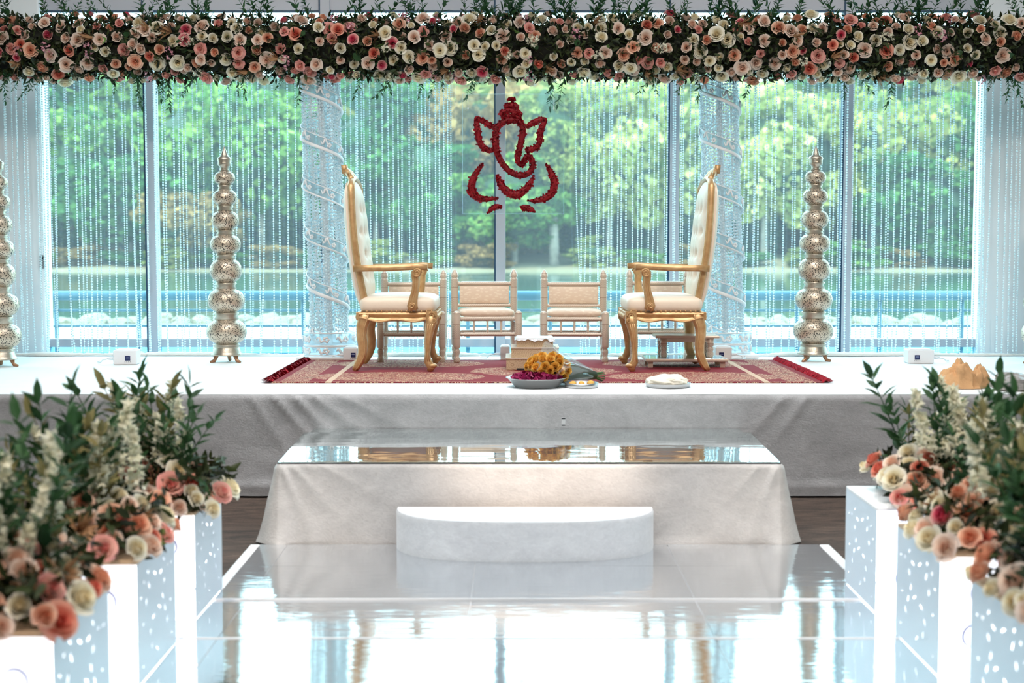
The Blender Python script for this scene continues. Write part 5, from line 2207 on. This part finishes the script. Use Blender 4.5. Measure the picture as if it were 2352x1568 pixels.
# bouquet of yellow roses in cellophane, lying across the bowl
A = Vector((at(1262, 846, 8.82).x, 8.80, at(1262, 846, 8.82).z))
Bv = Vector((at(1372, 870, 9.02).x, 9.00, STAGE_Z + 0.045))
axb = (Bv - A)
LBq = axb.length
bq = thing('rose_bouquet', 'bouquet of yellow roses in clear wrap lying on the silver bowl', 'bouquet', A)
bq.rotation_euler = frame_from(axb).to_euler()
yr = [rose_mesh('yellow_rose', M['yellow_rose'], 300 + k, 14, .85) for k in range(2)]
cells = []
br = random.Random(8)
Rinv = frame_from(axb).transposed()
look = Vector((-.5, -1, .35)).normalized()
tr = 0
while len(cells) < 30 and tr < 8000:
    tr += 1
    d = Vector((br.gauss(0, 1), br.gauss(0, 1), br.gauss(0, 1))).normalized()
    if d.dot(look) < .08 or d.z < -.62:
        continue
    q = Vector((d.x * .135, d.y * .10, d.z * .090))
    if any((q - c_).length < .038 for c_ in cells):
        continue
    cells.append(q)
    link('rose', br.choice(yr), bq, Rinv @ (q + Vector((-.005, -.01, -.006))), orient(Rinv @ (d * .7 + look * .6), br.uniform(0, 6)), br.uniform(.039, .044))
MB().lathe([(.002, -.06), (.035, -.05), (.055, -.02), (.06, .02), (.06, .05), (.06, .07)], 16).build('rose_leaves', M['leaf_dark'], bq, smooth=True)
MB().lathe([(.10, .0), (.085, .08), (.05, .18), (.026, LBq - .02)], 16).build('inner_leaves', M['leaf_dark'], bq, smooth=True)


def wrap(u, v):
    a = u * 2 * PI
    r_ = .155 * (1 - v) + .03 * v + .012 * math.sin(a * 5 + v * 3) + .012 * (1 - v) * noise.noise((math.cos(a) * 2, math.sin(a) * 2, v * 3))
    return (r_ * math.cos(a), r_ * math.sin(a), -.03 + v * (LBq - .03) + .02 * math.sin(a * 3) * (1 - v))


MB().grid(wrap, 40, 12, True).build('clear_wrap', M['cello'], bq, smooth=True)
stm = MB()
for k in range(12):
    a = k * 2 * PI / 12
    stm.tube([(.02 * math.cos(a), .02 * math.sin(a), LBq - .10), (.014 * math.cos(a), .014 * math.sin(a), LBq - .03), (.028 * math.cos(a), .028 * math.sin(a), LBq + .04)], .004, 5)
stm.build('stems', M['stem_green'], bq, smooth=True)

p = on(1336, 890, STAGE_Z)
pl2 = thing('metal_plate', 'small silver plate with yellow sweets beside the bowl', 'plate', (p.x, 8.72, STAGE_Z + 0.002))
MB().lathe([(.098, 0), (.102, .003), (.104, .028), (.100, .028), (.097, .005), (.0, .004)], 36, cap=False).build('plate_body', M['silver_pan'], pl2, smooth=True)
for k, (x, y, s, c) in enumerate([(-.055, -.03, .022, 'yellow sweet at the left of the small silver plate'), (.055, -.035, .024, 'yellow sweet at the right of the small silver plate'), (.0, .0, .020, 'yellow sweet in the middle of the small silver plate')]):
    bm = bmesh.new()
    bmesh.ops.create_icosphere(bm, subdivisions=2, radius=1)
    for v_ in bm.verts:
        v_.co *= 1 + .18 * noise.noise(v_.co * 2.2 + Vector((k * 5, 0, 0)))
    me = bpy.data.meshes.new('sweet')
    bm.to_mesh(me)
    bm.free()
    me.materials.append(M['ladoo'])
    me.polygons.foreach_set('use_smooth', [True] * len(me.polygons))
    o = link('sweet', me, None, (p.x + x, 8.72 + y, STAGE_Z + .006 + s * .8), (0, 0, k), (s * 1.1, s, s * .85))
    tag(o, c, 'sweet', 'sweets on the small plate')

p = on(1536, 890, STAGE_Z)
pl3 = thing('metal_plate', 'silver plate under the folded cream cloth before the right throne', 'plate', (p.x, 8.74, STAGE_Z + 0.002))
MB().lathe([(.130, 0), (.134, .003), (.140, .022), (.142, .024), (.136, .024), (.130, .006), (.0, .004)], 40, cap=False).build('plate_body', M['silver_pan'], pl3, smooth=True)
bm = bmesh.new()
bmesh.ops.create_icosphere(bm, subdivisions=5, radius=1)
for v_ in bm.verts:
    c = v_.co.copy()
    f = 1 + .16 * noise.noise(c * 2.0) + .09 * (1 - abs(noise.noise(c * 3.7 + Vector((3, 1, 0))))) + .04 * noise.noise(c * 9)
    v_.co = Vector((c.x * .118 * f, c.y * .10 * f, max(-.4, c.z) * .045 * f + .018))
me = bpy.data.meshes.new('folded_cloth')
bm.to_mesh(me)
bm.free()
me.materials.append(M['bundle_cloth'])
me.polygons.foreach_set('use_smooth', [True] * len(me.polygons))
o = link('folded_cloth', me, None, (p.x - .005, 8.74, STAGE_Z + .014))
tag(o, 'crumpled cream cloth bundle on the silver plate', 'cloth')


# crumpled paper and bag at the right end of the stage
def crumple(name, mat, px, py, w_, h_, d_, seed, lobes, label, cat):
    p = on(px, py, STAGE_Z)
    k = p.y / FOC
    bm = bmesh.new()
    bmesh.ops.create_icosphere(bm, subdivisions=5, radius=1)
    for v_ in bm.verts:
        c = v_.co.copy()
        f = 1 + .35 * noise.noise(c * 1.5 + Vector((seed, 0, 0)))
        f += .22 * (1 - 2 * abs(noise.noise(c * 1.9 + Vector((0, seed, 0))))) + .03 * (1 - 2 * abs(noise.noise(c * 6 + Vector((0, 0, seed)))))
        for (lx, lz, la) in lobes:
            d = Vector((lx, -.1, lz)).normalized()
            f += la * max(0, c.dot(d)) ** 10
        v_.co = Vector((c.x * f * w_ * k / 2, c.y * f * d_ / 2, c.z * f * h_ * k / 2))
    zmin = min(v_.co.z for v_ in bm.verts)
    cut = zmin * .72
    for v_ in bm.verts:
        v_.co.z = max(v_.co.z, cut)
    me = bpy.data.meshes.new(name)
    bm.to_mesh(me)
    bm.free()
    me.materials.append(mat)
    o = link(name, me, None, (p.x, p.y + d_ * .35, STAGE_Z + .003 - cut))
    tag(o, label, cat)
    return o


pp = on(2221, 893, STAGE_Z)
kp = pp.y / FOC


def paper_fn(u, v):
    a = u * 2 * PI
    q = v
    x, y = q ** .7 * math.cos(a), q ** .7 * math.sin(a)
    rdg = 1 - 2 * abs(noise.noise((x * 2.3 + 5, y * 1.6, 1.7)))
    fine = 1 - 2 * abs(noise.noise((x * 5.5, y * 4, 6.1)))
    h = .42 + .42 * math.exp(-((x + .18) / .30) ** 4) + .30 * math.exp(-((x - .74) / .28) ** 4) + .26 * math.exp(-((x + .82) / .24) ** 4) - .12 * math.exp(-((x - .30) / .12) ** 2)
    z = (1 - q ** 5) * (h + .26 * rdg + .20 * fine) - .12
    bulge = 1 + .10 * math.sin(z * 6 + a * 2) + .14 * rdg + .08 * fine
    return (x * bulge * 52 * kp, y * bulge * .085, max(0.0, z) * 60 * kp)


o = MB().grid(paper_fn, 84, 16, True).build('crumpled_paper', M['paper'], None, (pp.x, pp.y + .07, STAGE_Z + .003), smooth=True)
tag(o, 'crumpled tan wrapping paper on the right end of the stage', 'paper')
crumple('plastic_bag', M['bag'], 2350, 898, 100, 40, .2, 9.1, [(-1, .6, .25), (-1, -.5, .2)], 'grey crumpled plastic bag at the right stage edge', 'bag')
